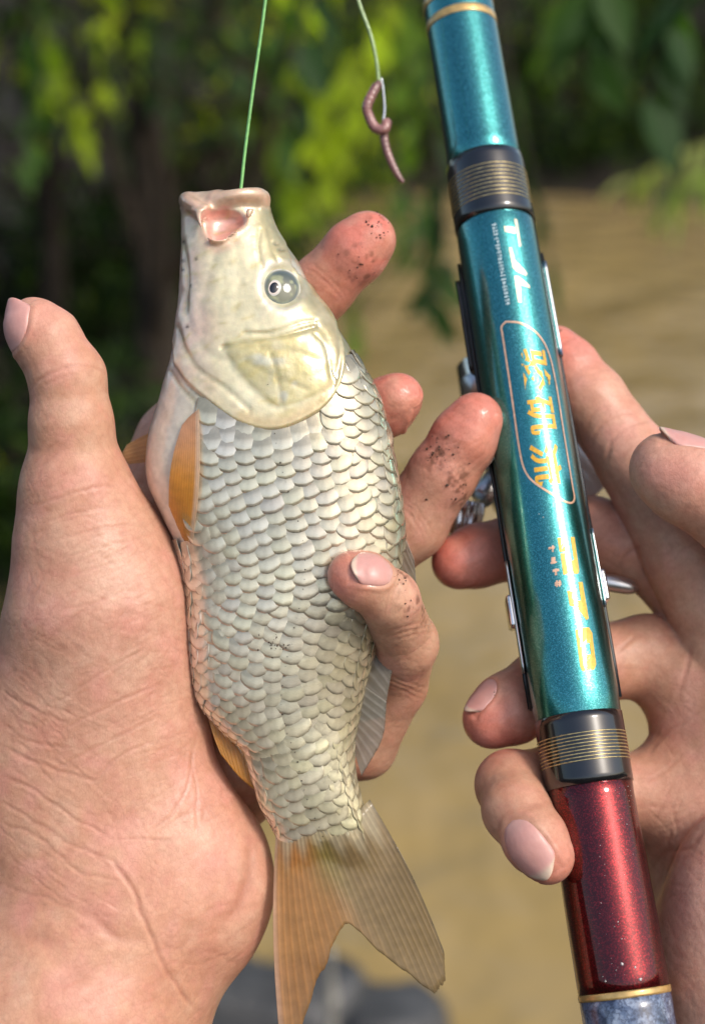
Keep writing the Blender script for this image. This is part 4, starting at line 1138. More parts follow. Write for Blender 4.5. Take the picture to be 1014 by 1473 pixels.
if rest:
    Vs = []; Fs = []; Cs = []; off = 0
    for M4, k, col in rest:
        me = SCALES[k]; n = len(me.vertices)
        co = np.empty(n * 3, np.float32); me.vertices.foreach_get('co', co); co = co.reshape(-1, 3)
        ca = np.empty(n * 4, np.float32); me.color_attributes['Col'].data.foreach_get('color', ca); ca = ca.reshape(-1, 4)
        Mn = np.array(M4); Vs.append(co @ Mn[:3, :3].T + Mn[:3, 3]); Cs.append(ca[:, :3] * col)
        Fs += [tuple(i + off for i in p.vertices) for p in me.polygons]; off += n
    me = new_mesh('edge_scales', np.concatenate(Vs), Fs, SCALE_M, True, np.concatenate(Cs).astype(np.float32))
    o = obj('edge_scales', me, fbody); o['kind'] = 'stuff'; o.color = (1, 1, 1, 1)
# pores of the lateral line: small dark pits along the flank
pores = []
for yv in np.arange(560, 1200, 13.5):
    yc = (736.5 - yv) / PX
    if yv < 800 and rs.random() < .5: continue
    c = fish_frame(yc, 0.06 + 0.06 * math.sin(yv * 0.01)); 
    pores.append(crumb(c + np.array([0, 0, 0.085]), rs.uniform(0.012, 0.024), rs))
pores_v, pores_f = merge(pores)
o = rig_part('lateral_line_pores', pores_v, pores_f, simple('pore', (0.05, 0.035, 0.02), 0.6), fish, F_BASE, False, parent=fbody); o['kind'] = 'stuff'
# crumbs of soil on the flank
cr = []
for _ in range(34):
    x, y = rs.gauss(398, 11), rs.gauss(928, 8)
    h_ = trace(fish_field, x, y)[0]; cr.append(crumb(h_ + np.array([0, 0, 0.07]), rs.uniform(0.012, 0.035), rs))
V, F = merge(cr); o = rig_part('soil_crumbs', V, F, SOIL, fish, F_BASE, False); o['kind'] = 'stuff'

# ---- fins
def fin_material(name, stops, alpha=0.25):
    m, nt, b = mat_new(name); out = nt.nodes['Material Output']
    at = node(nt, 'ShaderNodeAttribute', attribute_name='Col')
    n = noise_n(nt, 350, 4); r = ramp(nt, n.outputs[0], [(0.3, (0.85, 0.85, 0.85)), (0.7, (1.1, 1.1, 1.1))])
    c = mix(nt, 'MULTIPLY', 1.0, at.outputs['Color'], r.outputs[0])
    nt.links.new(c, b.inputs['Base Color']); setin(b, Roughness=0.28)
    b.inputs['Coat Weight'].default_value = 0.6; b.inputs['Coat Roughness'].default_value = 0.1
    tr = node(nt, 'ShaderNodeBsdfTranslucent'); nt.links.new(c, tr.inputs[0])
    tp = node(nt, 'ShaderNodeBsdfTransparent')
    m1 = node(nt, 'ShaderNodeMixShader'); m1.inputs[0].default_value = 0.45
    nt.links.new(b.outputs[0], m1.inputs[1]); nt.links.new(tr.outputs[0], m1.inputs[2])
    m2 = node(nt, 'ShaderNodeMixShader'); m2.inputs[0].default_value = alpha
    nt.links.new(m1.outputs[0], m2.inputs[1]); nt.links.new(tp.outputs[0], m2.inputs[2])
    nt.links.new(m2.outputs[0], out.inputs[0])
    nt.links.new(bump(nt, n.outputs[0], 0.2, 0.0005), b.inputs['Normal'])
    return m
FIN_M = fin_material('fin', None, 0.34)
FIN_CLEAR = fin_material('fin_clear', None, 0.42)
def fin(name, base_pts, tip_pts, zfun, nrays, colfun, mat, bow=0.0, nu=None, nv=26, ridge=0.012, thick=0.018, ripple=0.02, ragged=1.2):
    nu = nu or nrays * 6 + 1
    bs = spline(base_pts, nu); tp = spline(tip_pts, nu); rf = random.Random(nu); rg = np.convolve([rf.gauss(0, ragged * 2) for _ in range(nu + 6)], np.ones(7) / 7, 'valid')
    V = []; uvs = []
    for i in range(nu):
        u = i / (nu - 1)
        for j in range(nv):
            w = j / (nv - 1) * (1 + rg[i] / 240.0)
            x = bs[i, 0] + (tp[i, 0] - bs[i, 0]) * w; y = bs[i, 1] + (tp[i, 1] - bs[i, 1]) * w
            x += bow * math.sin(w * math.pi) * (2 * u - 1)
            z = zfun(u, w, x, y)
            V.append(P(x, y, z)); uvs.append((u, w, x, y))
    uvs = np.array(uvs); V = np.array(V)
    ph = uvs[:, 0] * nrays * 2 * np.pi * (1 + 0.0 * uvs[:, 1])
    rdg = ridge * (0.5 + 0.5 * np.cos(ph)) ** 3 + 0.4 * ridge * (0.5 + 0.5 * np.cos(2 * ph)) * sstep(0.35, 0.8, uvs[:, 1])
    edge = np.minimum(1, (1 - uvs[:, 1]) * 6) * np.minimum(1, np.minimum(uvs[:, 0], 1 - uvs[:, 0]) * 25 + 0.3)
    V[:, 2] += (vnoise(V, 1.4, 3) - 0.5) * ripple * 4 * uvs[:, 1]
    top = V.copy(); bot = V.copy()
    top[:, 2] += rdg * (0.35 + 0.65 * edge) + thick * 0.5; bot[:, 2] -= rdg * 0.6 + thick * 0.5
    n = len(V); F = []
    for i in range(nu - 1):
        for j in range(nv - 1):
            a, b, c, d = i * nv + j, i * nv + j + 1, (i + 1) * nv + j + 1, (i + 1) * nv + j
            F.append((a, b, c, d)); F.append((a + n, d + n, c + n, b + n))
    for i in range(nu - 1):
        for j, s in ((0, 1), (nv - 1, -1)):
            a, b = i * nv + j, (i + 1) * nv + j; F.append((a, b, b + n, a + n)[::s])
    for i, s in ((0, -1), (nu - 1, 1)):
        for j in range(nv - 1):
            a, b = i * nv + j, i * nv + j + 1; F.append((a, b, b + n, a + n)[::s])
    cols = colfun(np.tile(uvs, (2, 1)), np.tile(rdg / ridge, 2))
    return rig_part(name, np.vstack([top, bot]), F, mat, fish, F_BASE, True, cols)

def tail_col(uv, r):
    x, y = uv[:, 2], uv[:, 3]
    c = np.tile(np.array((0.38, 0.26, 0.12), np.float32), (len(uv), 1))
    org = 1 - sstep(0.26, 0.58, uv[:, 0] + 0.05 * np.sin(uv[:, 1] * 5))
    c = mixc(c, (0.72, 0.34, 0.10), org * (1 - 0.35 * uv[:, 1]))
    c = mixc(c, (0.42, 0.40, 0.06), np.exp(-((uv[:, 0] - 0.45) / 0.10) ** 2) * (1 - sstep(0.3, 0.8, uv[:, 1])) * 0.38)
    c = mixc(c, (0.74, 0.64, 0.44), sstep(0.24, 0.06, uv[:, 1] + 0.05 * np.sin(uv[:, 0] * 40)) * 0.85)
    c = mixc(c, (0.13, 0.10, 0.06), (1 - r) * 0.22 + 0.5 * sstep(0.97, 1.0, uv[:, 0]) + 0.25 * sstep(0.95, 1, uv[:, 1]))
    c = mixc(c, (0.75, 0.52, 0.40), sstep(0.05, 0.0, uv[:, 0]) * 0.6)
    return c
fin('tail_fin', [(398, 1180), (428, 1190), (460, 1190), (500, 1180), (532, 1150)],
    [(402, 1490), (424, 1492), (446, 1436), (464, 1398), (481, 1357), (497, 1330), (516, 1340), (550, 1373), (586, 1400), (616, 1423), (633, 1423), (640, 1396), (636, 1362)],
    lambda u, w, x, y: 0.72 - 0.30 * float(sstep(0.0, 0.35, w)) + 0.40 * w * (1 - u) + 0.12 * w - 0.42 * (2 * u - 1) ** 2 * (1 - float(sstep(0, 0.5, w))), 25, tail_col, FIN_M, bow=7, ridge=0.011, thick=0.014, ragged=3.0)
def pec_col(uv, r):
    c = np.tile(np.array((0.92, 0.47, 0.09), np.float32), (len(uv), 1))
    c = mixc(c, (0.84, 0.52, 0.36), sstep(0.55, 0.05, uv[:, 1]) * 0.8)
    c = mixc(c, (0.90, 0.72, 0.55), sstep(0.78, 0.90, uv[:, 0]) * 0.85)
    return mixc(c, (0.55, 0.22, 0.03), (1 - r) * 0.18)
def on_fish(off):
    def f(u, w, x, y):
        return float(trace(fish_field, x, y)[0][2]) + off
    return f
_pz = {}
def pec_z(u, w, x, y):
    l = np.interp((736.5 - y) / PX, _fy, _fl); r = np.interp((736.5 - y) / PX, _fy, _fr); wd = np.interp((736.5 - y) / PX, _fy, _fw)
    t_ = min(0.97, abs(((x - 507) / PX - (l + r) / 2) / ((r - l) / 2)))
    return wd * (1 - t_ ** 2.25) ** (1 / 2.25) + 0.10 + 0.10 * math.sin(w * 3.1)
fin('pectoral_fin', [(262, 612), (272, 600), (286, 588)], [(243, 728), (262, 772), (276, 790)], pec_z, 12, pec_col, FIN_M, bow=6, nu=61, nv=20, ridge=0.007, thick=0.035)
def far_col(uv, r):
    c = np.tile(np.array((0.72, 0.44, 0.20), np.float32), (len(uv), 1)); return mixc(c, (0.45, 0.22, 0.08), (1 - r) * 0.25)
fin('pectoral_fin', [(232, 615), (240, 640), (246, 660)], [(182, 640), (176, 655), (186, 668)], lambda u, w, x, y: -0.4 - 0.3 * w, 6, far_col, FIN_M, bow=2, nv=14)
def anal_col(uv, r):
    c = np.tile(np.array((0.78, 0.38, 0.06), np.float32), (len(uv), 1)); c = mixc(c, (0.70, 0.36, 0.20), sstep(0.4, 0, uv[:, 1]) * .8); return mixc(c, (0.5, 0.2, 0.03), (1 - r) * 0.25)
fin('anal_fin', [(296, 1010), (325, 1045), (352, 1070)], [(318, 1085), (345, 1118), (374, 1142)], lambda u, w, x, y: 0.25 + 0.1 * w, 9, anal_col, FIN_M, bow=3, nv=14)
def dor_col(uv, r):
    c = np.tile(np.array((0.32, 0.29, 0.22), np.float32), (len(uv), 1)); c = mixc(c, (0.55, 0.52, 0.46), r * 0.5); return mixc(c, (0.06, 0.05, 0.03), sstep(0.9, 1, uv[:, 1]) * 0.4)
fin('dorsal_fin', [(574, 752), (572, 800), (556, 860), (536, 920), (526, 980), (514, 1040)], [(596, 806), (598, 850), (588, 900), (566, 960), (556, 1010), (554, 1030)],
    lambda u, w, x, y: 0.02 + 0.15 * w, 16, dor_col, FIN_CLEAR, bow=0, nv=14, ripple=0.01)
fin('dorsal_fin', [(522, 985), (514, 1030), (508, 1075)], [(556, 1010), (550, 1062), (520, 1116)], lambda u, w, x, y: 0.10 + 0.10 * w, 8, dor_col, FIN_CLEAR, bow=0, nv=14, ripple=0.01)

# ================================================================== FISHING ROD, REEL, LINES, BAIT
RA = P(905, 1473, 2.1); RB = P(657, 0, -6.5)
RT = RB - RA; RLEN = np.linalg.norm(RT); RT = RT / RLEN                     # up the rod
RV = np.array([0, 0, 1.0]) - RT * RT[2]; RV /= np.linalg.norm(RV)           # towards the lens
RU = np.cross(RT, RV)                                                       # to the right
_ts = np.linspace(-10, RLEN + 45, 2200); _tp = RA + RT * _ts[:, None]; _tx, _ty = pix(_tp)
def rod_s(py_):                                     # photo row -> length along the rod
    return float(np.interp(-py_, -_ty, _ts)) if True else 0
def rod_c(s): return RA + RT * s
def rod_px(s):
    x, y = pix(rod_c(s)[None]); return x[0], y[0]
_rr = np.array([(-40, 49), (0, 50), (225, 52.5), (245, 54.5), (325, 56), (345, 57), (600, 60), (1000, 63.5), (1025, 62), (1125, 62), (1150, 61.5), (1308, 65), (1430, 66), (1520, 66)], float)
_rs = np.array([rod_s(a) for a in _rr[:, 0]]); _rc = np.array([RPX(b, rod_c(s)[2]) for (a, b), s in zip(_rr, _rs)])
_ro = np.argsort(_rs)
def rod_r(s): return float(np.interp(s, _rs[_ro], _rc[_ro]))
def rpt(s, phi, r):
    return rod_c(s) + r * (math.sin(phi) * RU + math.cos(phi) * RV)
def lathe(profile, n=72, phi0=0.0, phi1=2 * math.pi, close=True):
    V = []; F = []; m = len(profile)
    for s, r in profile:
        for j in range(n):
            V.append(rpt(s, phi0 + (phi1 - phi0) * j / (n if close else n - 1), r))
    for i in range(m - 1):
        for j in range(n if close else n - 1):
            k = (j + 1) % n; F.append((i * n + j, (i + 1) * n + j, (i + 1) * n + k, i * n + k))
    return np.array(V), F
def prof(y0, y1, dr=0.0, n=14, lip=0.02):
    s0, s1 = rod_s(y0), rod_s(y1)
    ss = np.linspace(s0, s1, n)
    p = [(a, rod_r(a) + dr) for a in ss]
    return [(s0, p[0][1] - 0.3)] + [(s0, p[0][1] - lip)] + [(s0 + (s1 - s0) * 0.004, p[0][1])] + p[1:-1] + [(s1 - (s1 - s0) * 0.004, p[-1][1]), (s1, p[-1][1] - lip), (s1, p[-1][1] - 0.3)]

def flake_paint(name, col, flake, dens=0.55, scale=5200, metal=1.0, rough=0.22):
    m, nt, b = mat_new(name)
    v = node(nt, 'ShaderNodeTexVoronoi'); v.inputs['Scale'].default_value = scale
    tc = node(nt, 'ShaderNodeTexCoord'); nt.links.new(tc.outputs['Object'], v.inputs['Vector'])
    sp = node(nt, 'ShaderNodeSeparateColor'); nt.links.new(v.outputs['Color'], sp.inputs[0])
    r = ramp(nt, sp.outputs[0], [(dens, (0, 0, 0)), (1.0, (1, 1, 1))])
    nn = noise_n(nt, 25, 3); rn = ramp(nt, nn.outputs[0], [(0.3, tuple(c * 0.9 for c in col)), (0.7, tuple(c * 1.1 for c in col))])
    c = mix(nt, 'MIX', r.outputs[0], rn.outputs[0], flake)
    nt.links.new(c, b.inputs['Base Color']); setin(b, Metallic=metal, Roughness=rough)
    b.inputs['Coat Weight'].default_value = 1.0; b.inputs['Coat Roughness'].default_value = 0.05
    # flakes lie at slightly different angles; scuffs in the lacquer
    nb = bump(nt, sp.outputs[1], 0.12, 0.0003); nt.links.new(nb, b.inputs['Normal'])
    sc = noise_n(nt, 90, 6, 0.7); rs_ = ramp(nt, sc.outputs[0], [(0.45, (0.03,) * 3), (0.75, (0.22,) * 3)])
    nt.links.new(rs_.outputs[0], b.inputs['Coat Roughness'])
    return m
TEAL = flake_paint('teal_lacquer', (0.020, 0.240, 0.240), (0.12, 0.46, 0.46))
RED = flake_paint('red_lacquer', (0.085, 0.002, 0.004), (0.32, 0.010, 0.016), 0.6, 4200, 1.0, 0.33)
BLACKL = simple('black_lacquer', (0.004, 0.004, 0.005), 0.25, coat=1.0, noise=120, amt=0.4)
GOLDT = simple('gold_thread', (0.62, 0.50, 0.24), 0.35, 0.8, noise=900, amt=0.4)
GOLDP = simple('gold_paint', (0.62, 0.40, 0.14), 0.35, 0.5, noise=400, amt=0.25, coat=0.6)
CHROME = simple('chrome', (0.72, 0.71, 0.70), 0.16, 1.0, noise=80, amt=0.15)
ALUMIN = simple('aluminium', (0.62, 0.62, 0.62), 0.32, 1.0, noise=60, amt=0.12)
BLACKP = simple('black_plastic', (0.012, 0.012, 0.013), 0.35, noise=300, amt=0.4, bmp=(0.1, 0.0003))
PRINTY = simple('yellow_print', (0.70, 0.36, 0.012), 0.4, 0.2, noise=1500, amt=0.22, coat=0.8)
PRINTW = simple('cream_print', (0.78, 0.66, 0.46), 0.35, 0.3, noise=1200, amt=0.2, coat=0.8)
PRINTP = simple('pink_gold_print', (0.74, 0.44, 0.28), 0.35, 0.4, noise=700, amt=0.25, coat=0.8)
PRINTS = simple('silver_print', (0.50, 0.62, 0.62), 0.4, 0.3, noise=2000, amt=0.3, coat=0.8)
def marble_mat():
    m, nt, b = mat_new('blue_marble')
    n = noise_n(nt, 260, 6, 0.65); v = node(nt, 'ShaderNodeTexVoronoi', feature='DISTANCE_TO_EDGE'); v.inputs['Scale'].default_value = 330
    tc = node(nt, 'ShaderNodeTexCoord'); dd = mix(nt, 'LINEAR_LIGHT', 0.006, tc.outputs['Object'], n.outputs['Color']); nt.links.new(dd, v.inputs['Vector'])
    r1 = ramp(nt, n.outputs[0], [(0.35, (0.03, 0.045, 0.09)), (0.5, (0.11, 0.15, 0.24)), (0.68, (0.34, 0.40, 0.50))])
    r2 = ramp(nt, v.outputs['Distance'], [(0.02, (0.25, 0.25, 0.3)), (0.12, (1, 1, 1))])
    nt.links.new(mix(nt, 'MULTIPLY', 0.9, r1.outputs[0], r2.outputs[0]), b.inputs['Base Color'])
    setin(b, Roughness=0.3); b.inputs['Coat Weight'].default_value = 0.8
    return m
MARBLE = marble_mat()

rod, ROD_B = rig_empty('fishing_rod', rod_c(rod_s(1500)))
tag(rod, 'teal and red lacquered fishing rod with yellow lettering and black thread bands', 'fishing rod')
def rpart(name, V, F, mat, smooth=True, parent=None):
    return rig_part(name, V, F, mat, rod, ROD_B, smooth, parent=parent)
topS = RLEN + 38
upper = prof(238, -30, 0, 16)
V, F = lathe(upper[:-2] + [(topS * 0.75, rod_r(RLEN) * 0.93), (topS, rod_r(RLEN) * 0.9), (topS, 0.01)]); rpart('upper_section', V, F, TEAL)
for y in (10, 40):
    V, F = lathe(prof(y + 5.5, y - 5.5, 0.012, 4, 0.01)); rpart('gold_ring', V, F, GOLDP)
V, F = lathe(prof(328, 236, 0.035, 10, 0.03)); b1 = rpart('black_band', V, F, BLACKL)
def threads(y0, y1, n, dr):
    parts = []
    for i in range(n):
        y = y0 + (y1 - y0) * i / (n - 1); s = rod_s(y); r = rod_r(s) + dr
        parts.append(lathe([(s + 0.017 * math.cos(a), r + 0.017 * math.sin(a)) for a in np.linspace(0, 2 * np.pi, 7)], 64))
    return merge(parts)
V, F = threads(262, 306, 9, 0.033); rpart('gold_thread_winding', V, F, GOLDT, parent=b1)
V, F = lathe(prof(1034, 326, 0.0, 24)); main_sec = rpart('printed_section', V, F, TEAL)
V, F = lathe(prof(1132, 1032, 0.03, 10, 0.03)); b2 = rpart('black_band', V, F, BLACKL)
V, F = threads(1062, 1100, 9, 0.028); rpart('gold_thread_winding', V, F, GOLDT, parent=b2)
V, F = lathe(prof(1424, 1130, 0.0, 16)); rpart('red_section', V, F, RED)
V, F = lathe(prof(1434, 1424, 0.015, 4, 0.01)); rpart('gold_ring', V, F, GOLDP)
pr_ = prof(1640, 1433, 0.0, 12); pr_[0] = (pr_[0][0], 0.01)
V, F = lathe(pr_); rpart('marbled_butt', V, F, MARBLE)
# white specks of dried splash on the red lacquer
sp = []
rs = random.Random(9)
for x, y, s in [(886, 1386, .05), (904, 1393, .03), (863, 1407, .03), (912, 1411, .045), (880, 1328, .02), (885, 1352, .02)] + [(rs.uniform(850, 905), rs.uniform(1140, 1415), rs.uniform(.006, .013)) for _ in range(60)]:
    s_ = rod_s(y); xc, _ = rod_px(s_); ph = math.asin(max(-.95, min(.95, (x - xc) / (rod_r(s_) * PX * D0 / (D0 - rod_c(s_)[2])))))
    sp.append(crumb(rpt(s_, ph, rod_r(s_) + 0.004), s, rs))
V, F = merge(sp); o = rpart('dried_splash', V, F, simple('splash', (0.7, 0.66, 0.62), 0.6)); o['kind'] = 'stuff'

# ---- lettering, printed along the rod
def on_rod(x, y, lift=0.012):
    s_ = rod_s(y); xc, _ = rod_px(s_); r = rod_r(s_)
    q_ = (x - xc) / (r * PX * D0 / (D0 - rod_c(s_)[2]))
    return s_, math.asin(max(-0.98, min(0.98, q_))), r
def print_text(name, body, cx, cy, length_px, height_px, mat, shear=0.0, bold=0.0, lift=0.010):
    cu = bpy.data.curves.new(name, 'FONT'); cu.body = body; cu.align_x = 'CENTER'; cu.align_y = 'CENTER'
    cu.shear = shear; cu.offset = bold; cu.resolution_u = 3
    ob = bpy.data.objects.new('print', cu); C.objects.link(ob)
    dg = bpy.context.evaluated_depsgraph_get(); me = bpy.data.meshes.new_from_object(ob.evaluated_get(dg))
    bpy.data.objects.remove(ob)
    bm = bmesh.new(); bm.from_mesh(me); bpy.data.meshes.remove(me)
    co = np.array([v_.co[:] for v_ in bm.verts]); lo, hi = co.min(0), co.max(0)
    for kx in np.linspace(lo[1], hi[1], 9)[1:-1]:
        bmesh.ops.bisect_plane(bm, geom=bm.verts[:] + bm.edges[:] + bm.faces[:], plane_co=(0, kx, 0), plane_no=(0, 1, 0))
    s0, ph0, r0 = on_rod(cx, cy)
    sa, sb = rod_s(cy - length_px / 2), rod_s(cy + length_px / 2)
    bm.verts.ensure_lookup_table()
    VV = []; 
    hcm = RPX(height_px, rod_c(s0)[2])
    for v_ in bm.verts:
        a = (v_.co.x - lo[0]) / (hi[0] - lo[0]); b = (v_.co.y - (lo[1] + hi[1]) / 2) / (hi[1] - lo[1])
        s_ = sa + (sb - sa) * a; r = rod_r(s_)
        VV.append(rpt(s_, ph0 + b * hcm / r, r + lift))
    FF = [tuple(v_.index for v_ in f.verts) for f in bm.faces]; bm.free()
    return rpart(name, np.array(VV), FF, mat, False, parent=main_sec)
def ribbon(name, pts, w, mat, closed=True, n=120):
    p = spline(pts + [pts[0]] if closed else pts, n)
    L = []
    for x, y in p:
        s_, ph, r = on_rod(x, y); L.append((s_, ph * r, r))
    L = np.array(L); d = np.gradient(L[:, :2], axis=0)
    if closed: d[0] = d[-1] = (L[1, :2] - L[-2, :2])
    d /= np.linalg.norm(d, axis=1)[:, None] + 1e-9; nrm_ = np.stack([-d[:, 1], d[:, 0]], 1)
    V = []; F = []
    for (s_, a, r), nn_ in zip(L, nrm_):
        for sg in (-1, 1):
            q_ = np.array([s_, a]) + sg * nn_ * w / 2; rr_ = rod_r(q_[0]); V.append(rpt(q_[0], q_[1] / rr_, rr_ + 0.011))
    for i in range(len(L) - 1): F.append((2 * i, 2 * i + 1, 2 * i + 3, 2 * i + 2))
    return rpart(name, np.array(V), F, mat, False, parent=main_sec)
def print_polys(name, polys, mat, lift=0.010):
    bm = bmesh.new()
    for po in polys:
        bm.faces.new([bm.verts.new((x, y, 0)) for x, y in po])
    bm.normal_update(); bmesh.ops.triangulate(bm, faces=bm.faces[:])
    co = np.array([v_.co[:] for v_ in bm.verts]); lo, hi = co.min(0), co.max(0)
    for d, no in ((0, (1, 0, 0)), (1, (0, 1, 0))):
        for k in np.arange(lo[d] + 5, hi[d], 6.0):
            bmesh.ops.bisect_plane(bm, geom=bm.verts[:] + bm.edges[:] + bm.faces[:], plane_co=(k, k, 0), plane_no=no)
    bm.verts.index_update(); VV = []
    for v_ in bm.verts:
        s_, ph, r = on_rod(v_.co.x, v_.co.y); VV.append(rpt(s_, ph, r + lift))
    FF = [tuple(v_.index for v_ in f.verts) for f in bm.faces]; bm.free()
    return rpart(name, np.array(VV), FF, mat, False, parent=main_sec)
def zt(p, k, ox, oy): return [(ox + x / k, oy + y / k) for x, y in p]
print_polys('logo_lettering', [zt(p, 9.82, 690, 330) for p in (
    [(452, 120), (492, 130), (547, 500), (518, 510)], [(305, 220), (462, 245), (472, 330), (322, 300)],
    [(372, 520), (412, 520), (458, 700), (600, 838), (632, 880), (612, 912), (480, 852), (428, 800)],
    [(448, 915), (500, 918), (662, 1040), (667, 1082), (532, 1042), (548, 1282), (500, 1276)])], PRINTW)
print_polys('number_lettering', [zt(p, 6.4, 770, 770) for p in (
    [(165, 135), (252, 135), (308, 465), (288, 465), (250, 262), (185, 262)], [(286, 135), (322, 135), (364, 440), (352, 466), (312, 466), (292, 345), (316, 340)],
    [(192, 275), (236, 275), (262, 462), (218, 466)], [(355, 540), (394, 540), (449, 868), (427, 882), (345, 772), (275, 742), (253, 612), (306, 612), (345, 705), (380, 705)],
    [(325, 962), (372, 953), (402, 1335), (386, 1330), (368, 1290)], [(372, 953), (450, 948), (482, 1000), (490, 1085), (382, 1090)],
    [(455, 1087), (490, 1085), (516, 1280), (498, 1325), (480, 1330), (470, 1190)], [(391, 1195), (470, 1190), (482, 1330), (402, 1336)])], PRINTY)
def tiny(x0, y0, x1, y1, n, hpx, wpx, seed):          # rows of print too small to read
    rs_ = random.Random(seed); out = []
    for i in range(n):
        f = (i + .5) / n; cx, cy = x0 + (x1 - x0) * f, y0 + (y1 - y0) * f
        for _ in range(3 if hpx < 8 else 6):
            if rs_.random() < .5: w_, h_ = hpx, wpx * .22
            else: w_, h_ = hpx * .24, wpx
            ax, ay = cx + rs_.uniform(-.4, .4) * (hpx - w_), cy + rs_.uniform(-.45, .45) * (wpx - h_)
            out.append([(ax - w_ / 2, ay - h_ / 2), (ax + w_ / 2, ay - h_ / 2), (ax + w_ / 2, ay + h_ / 2), (ax - w_ / 2, ay + h_ / 2)])
    return out
print_polys('small_lettering', tiny(707, 346, 727, 462, 24, 6.5, 3.6, 1), PRINTS)
print_polys('small_lettering', tiny(786, 797, 798, 862, 4, 9, 9, 4), PRINTP)
print_text('character_lettering', '骏', 767, 556, 62, 42, PRINTY, 0, 0.018)
print_text('character_lettering', '矶', 774, 619, 54, 40, PRINTY, 0, 0.018)
print_text('character_lettering', '流', 781, 687, 60, 42, PRINTY, 0, 0.018)
ribbon('lettering_frame', [(724, 484), (746, 490), (770, 506), (785, 530), (795, 570), (806, 640), (818, 715), (821, 736), (814, 743), (796, 735), (765, 712), (750, 690), (742, 655), (732, 585), (720, 505), (718, 490)], 0.055, PRINTP)
# scuffs where the lacquer has worn
scf = []
for x, y in [(822, 690), (826, 700), (818, 708), (826, 716), (776, 760), (770, 755), (750, 500)]:
    s_, ph, r = on_rod(x, y); scf.append(crumb(rpt(s_, ph, r + 0.006), rs.uniform(.012, .03), rs))
V, F = merge(scf); o = rpart('worn_specks', V, F, simple('worn', (0.30, 0.34, 0.33), 0.7)); o['kind'] = 'stuff'

# ---- reel seat behind the rod: black shell, hoods and clips
def shell(y0, y1, phi_a, phi_b, dr, th, n=14):
    sec = []; 
    ss = np.linspace(rod_s(y0), rod_s(y1), n); V = []; F = []; m = 30
    for s_ in ss:
        for lay in (dr, dr + th):
            for j in range(m):
                V.append(rpt(s_, phi_a + (phi_b - phi_a) * j / (m - 1), rod_r(s_) + lay))
    st = 2 * m
    for i in range(n - 1):
        for j in range(m - 1):
            a = i * st + j; F.append((a, a + 1, a + st + 1, a + st)); a += m; F.append((a, a + st, a + st + 1, a + 1))
        for j in (0, m - 1):
            a = i * st + j; F.append((a, a + st, a + st + m, a + m))
    for i in (0, n - 1):
        for j in range(m - 1):
            a = i * st + j; F.append((a, a + 1, a + m + 1, a + m))
    return np.array(V), F
PI = math.pi
seat = rpart('reel_seat', *shell(1010, 370, PI * 0.52, PI * 1.48, 0.01, 0.09), BLACKP)
rpart('hood', *shell(520, 392, PI * 0.62, PI * 1.46, 0.09, 0.14), BLACKP, parent=seat)
rpart('rim_strip', *shell(520, 385, PI * 0.475, PI * 0.53, 0.02, 0.10), CHROME, parent=seat)
rpart('rim_strip', *shell(960, 800, PI * 1.47, PI * 1.53, 0.04, 0.06), ALUMIN, parent=seat)
rpart('rim_strip', *shell(880, 770, PI * 0.465, PI * 0.54, 0.03, 0.06), ALUMIN, parent=seat)
def rbox(c, ax, half, rnd=0.3, seg=3):
    bm = bmesh.new(); bmesh.ops.create_cube(bm, size=2)
    for v_ in bm.verts: v_.co = Vector((v_.co.x * half[0], v_.co.y * half[1], v_.co.z * half[2]))
    bmesh.ops.bevel(bm, geom=bm.edges[:], offset=rnd * min(half), segments=seg, affect='EDGES', profile=0.5)
    V = np.array([c + ax[0] * v_.co.x + ax[1] * v_.co.y + ax[2] * v_.co.z for v_ in bm.verts]); bm.verts.index_update()
    F = [tuple(v_.index for v_ in f.verts) for f in bm.faces]; bm.free(); return V, F
for x, y, sd in [(722, 870, -1), (862, 850, 1)]:
    s_ = rod_s(y); r = rod_r(s_)
    V, F = rbox(rod_c(s_) + RU * sd * (r + 0.12) - RV * 0.25, (RU, RT, RV), (0.10, 0.44, 0.35), 0.8)
    rpart('clip', V, F, CHROME, parent=seat)

# ---- reel hanging behind the rod
reel, REEL_B = rig_empty('fishing_reel', rod_c(rod_s(800)) - RV * 2.6)
tag(reel, 'silver fishing reel mounted behind the rod, mostly hidden by fingers', 'fishing reel')
def reelp(name, V, F, mat, parent=None, smooth=True): return rig_part(name, V, F, mat, reel, REEL_B, smooth, parent=parent)
def cyl(a, b, r0, r1=None, n=36, knurl=0, bev=0.06):
    r1 = r0 if r1 is None else r1; a = np.asarray(a); b = np.asarray(b); L = np.linalg.norm(b - a)
    pts = [a, a + (b - a) * 0.001, a + (b - a) * min(.3, bev / L), b - (b - a) * min(.3, bev / L), b - (b - a) * .001, b]
    rr = [0.01, r0 - bev, r0, r1, r1 - bev, 0.01]
    V, F = tube_data(pts, rr, n, False)
    if knurl:
        V = V.reshape(len(pts), n, 3); ctr = np.array(pts)[:, None, :]
        k = 1 + 0.05 * np.where(np.arange(n) % 4 < 2, 1, -1); V = (ctr + (V - ctr) * k[None, :, None]).reshape(-1, 3)
    return V, F
s8 = rod_s(800)
V, F = tube_data(spline([rod_c(s8) - RV * 1.2, rod_c(s8) - RV * 2.2, rod_c(s8 + .4) - RV * 3.8], 12), np.linspace(.32, .42, 12), 16); stem = reelp('stem', V, F, ALUMIN)
V, F = rbox(rod_c(s8) - RV * 1.28, (RU, RT, RV), (0.42, 3.0, 0.10), 0.7); reelp('foot', V, F, ALUMIN)
V, F = rbox(P(770, 680, -7.2), (RU, RT, RV), (1.5, 1.5, 1.1), 0.8, 5); reelp('gearbox', V, F, ALUMIN)
V, F = cyl(P(745, 650, -6.9), P(730, 520, -7.6), 1.5, 1.6, 56); sp_ = reelp('spool', V, F, CHROME)
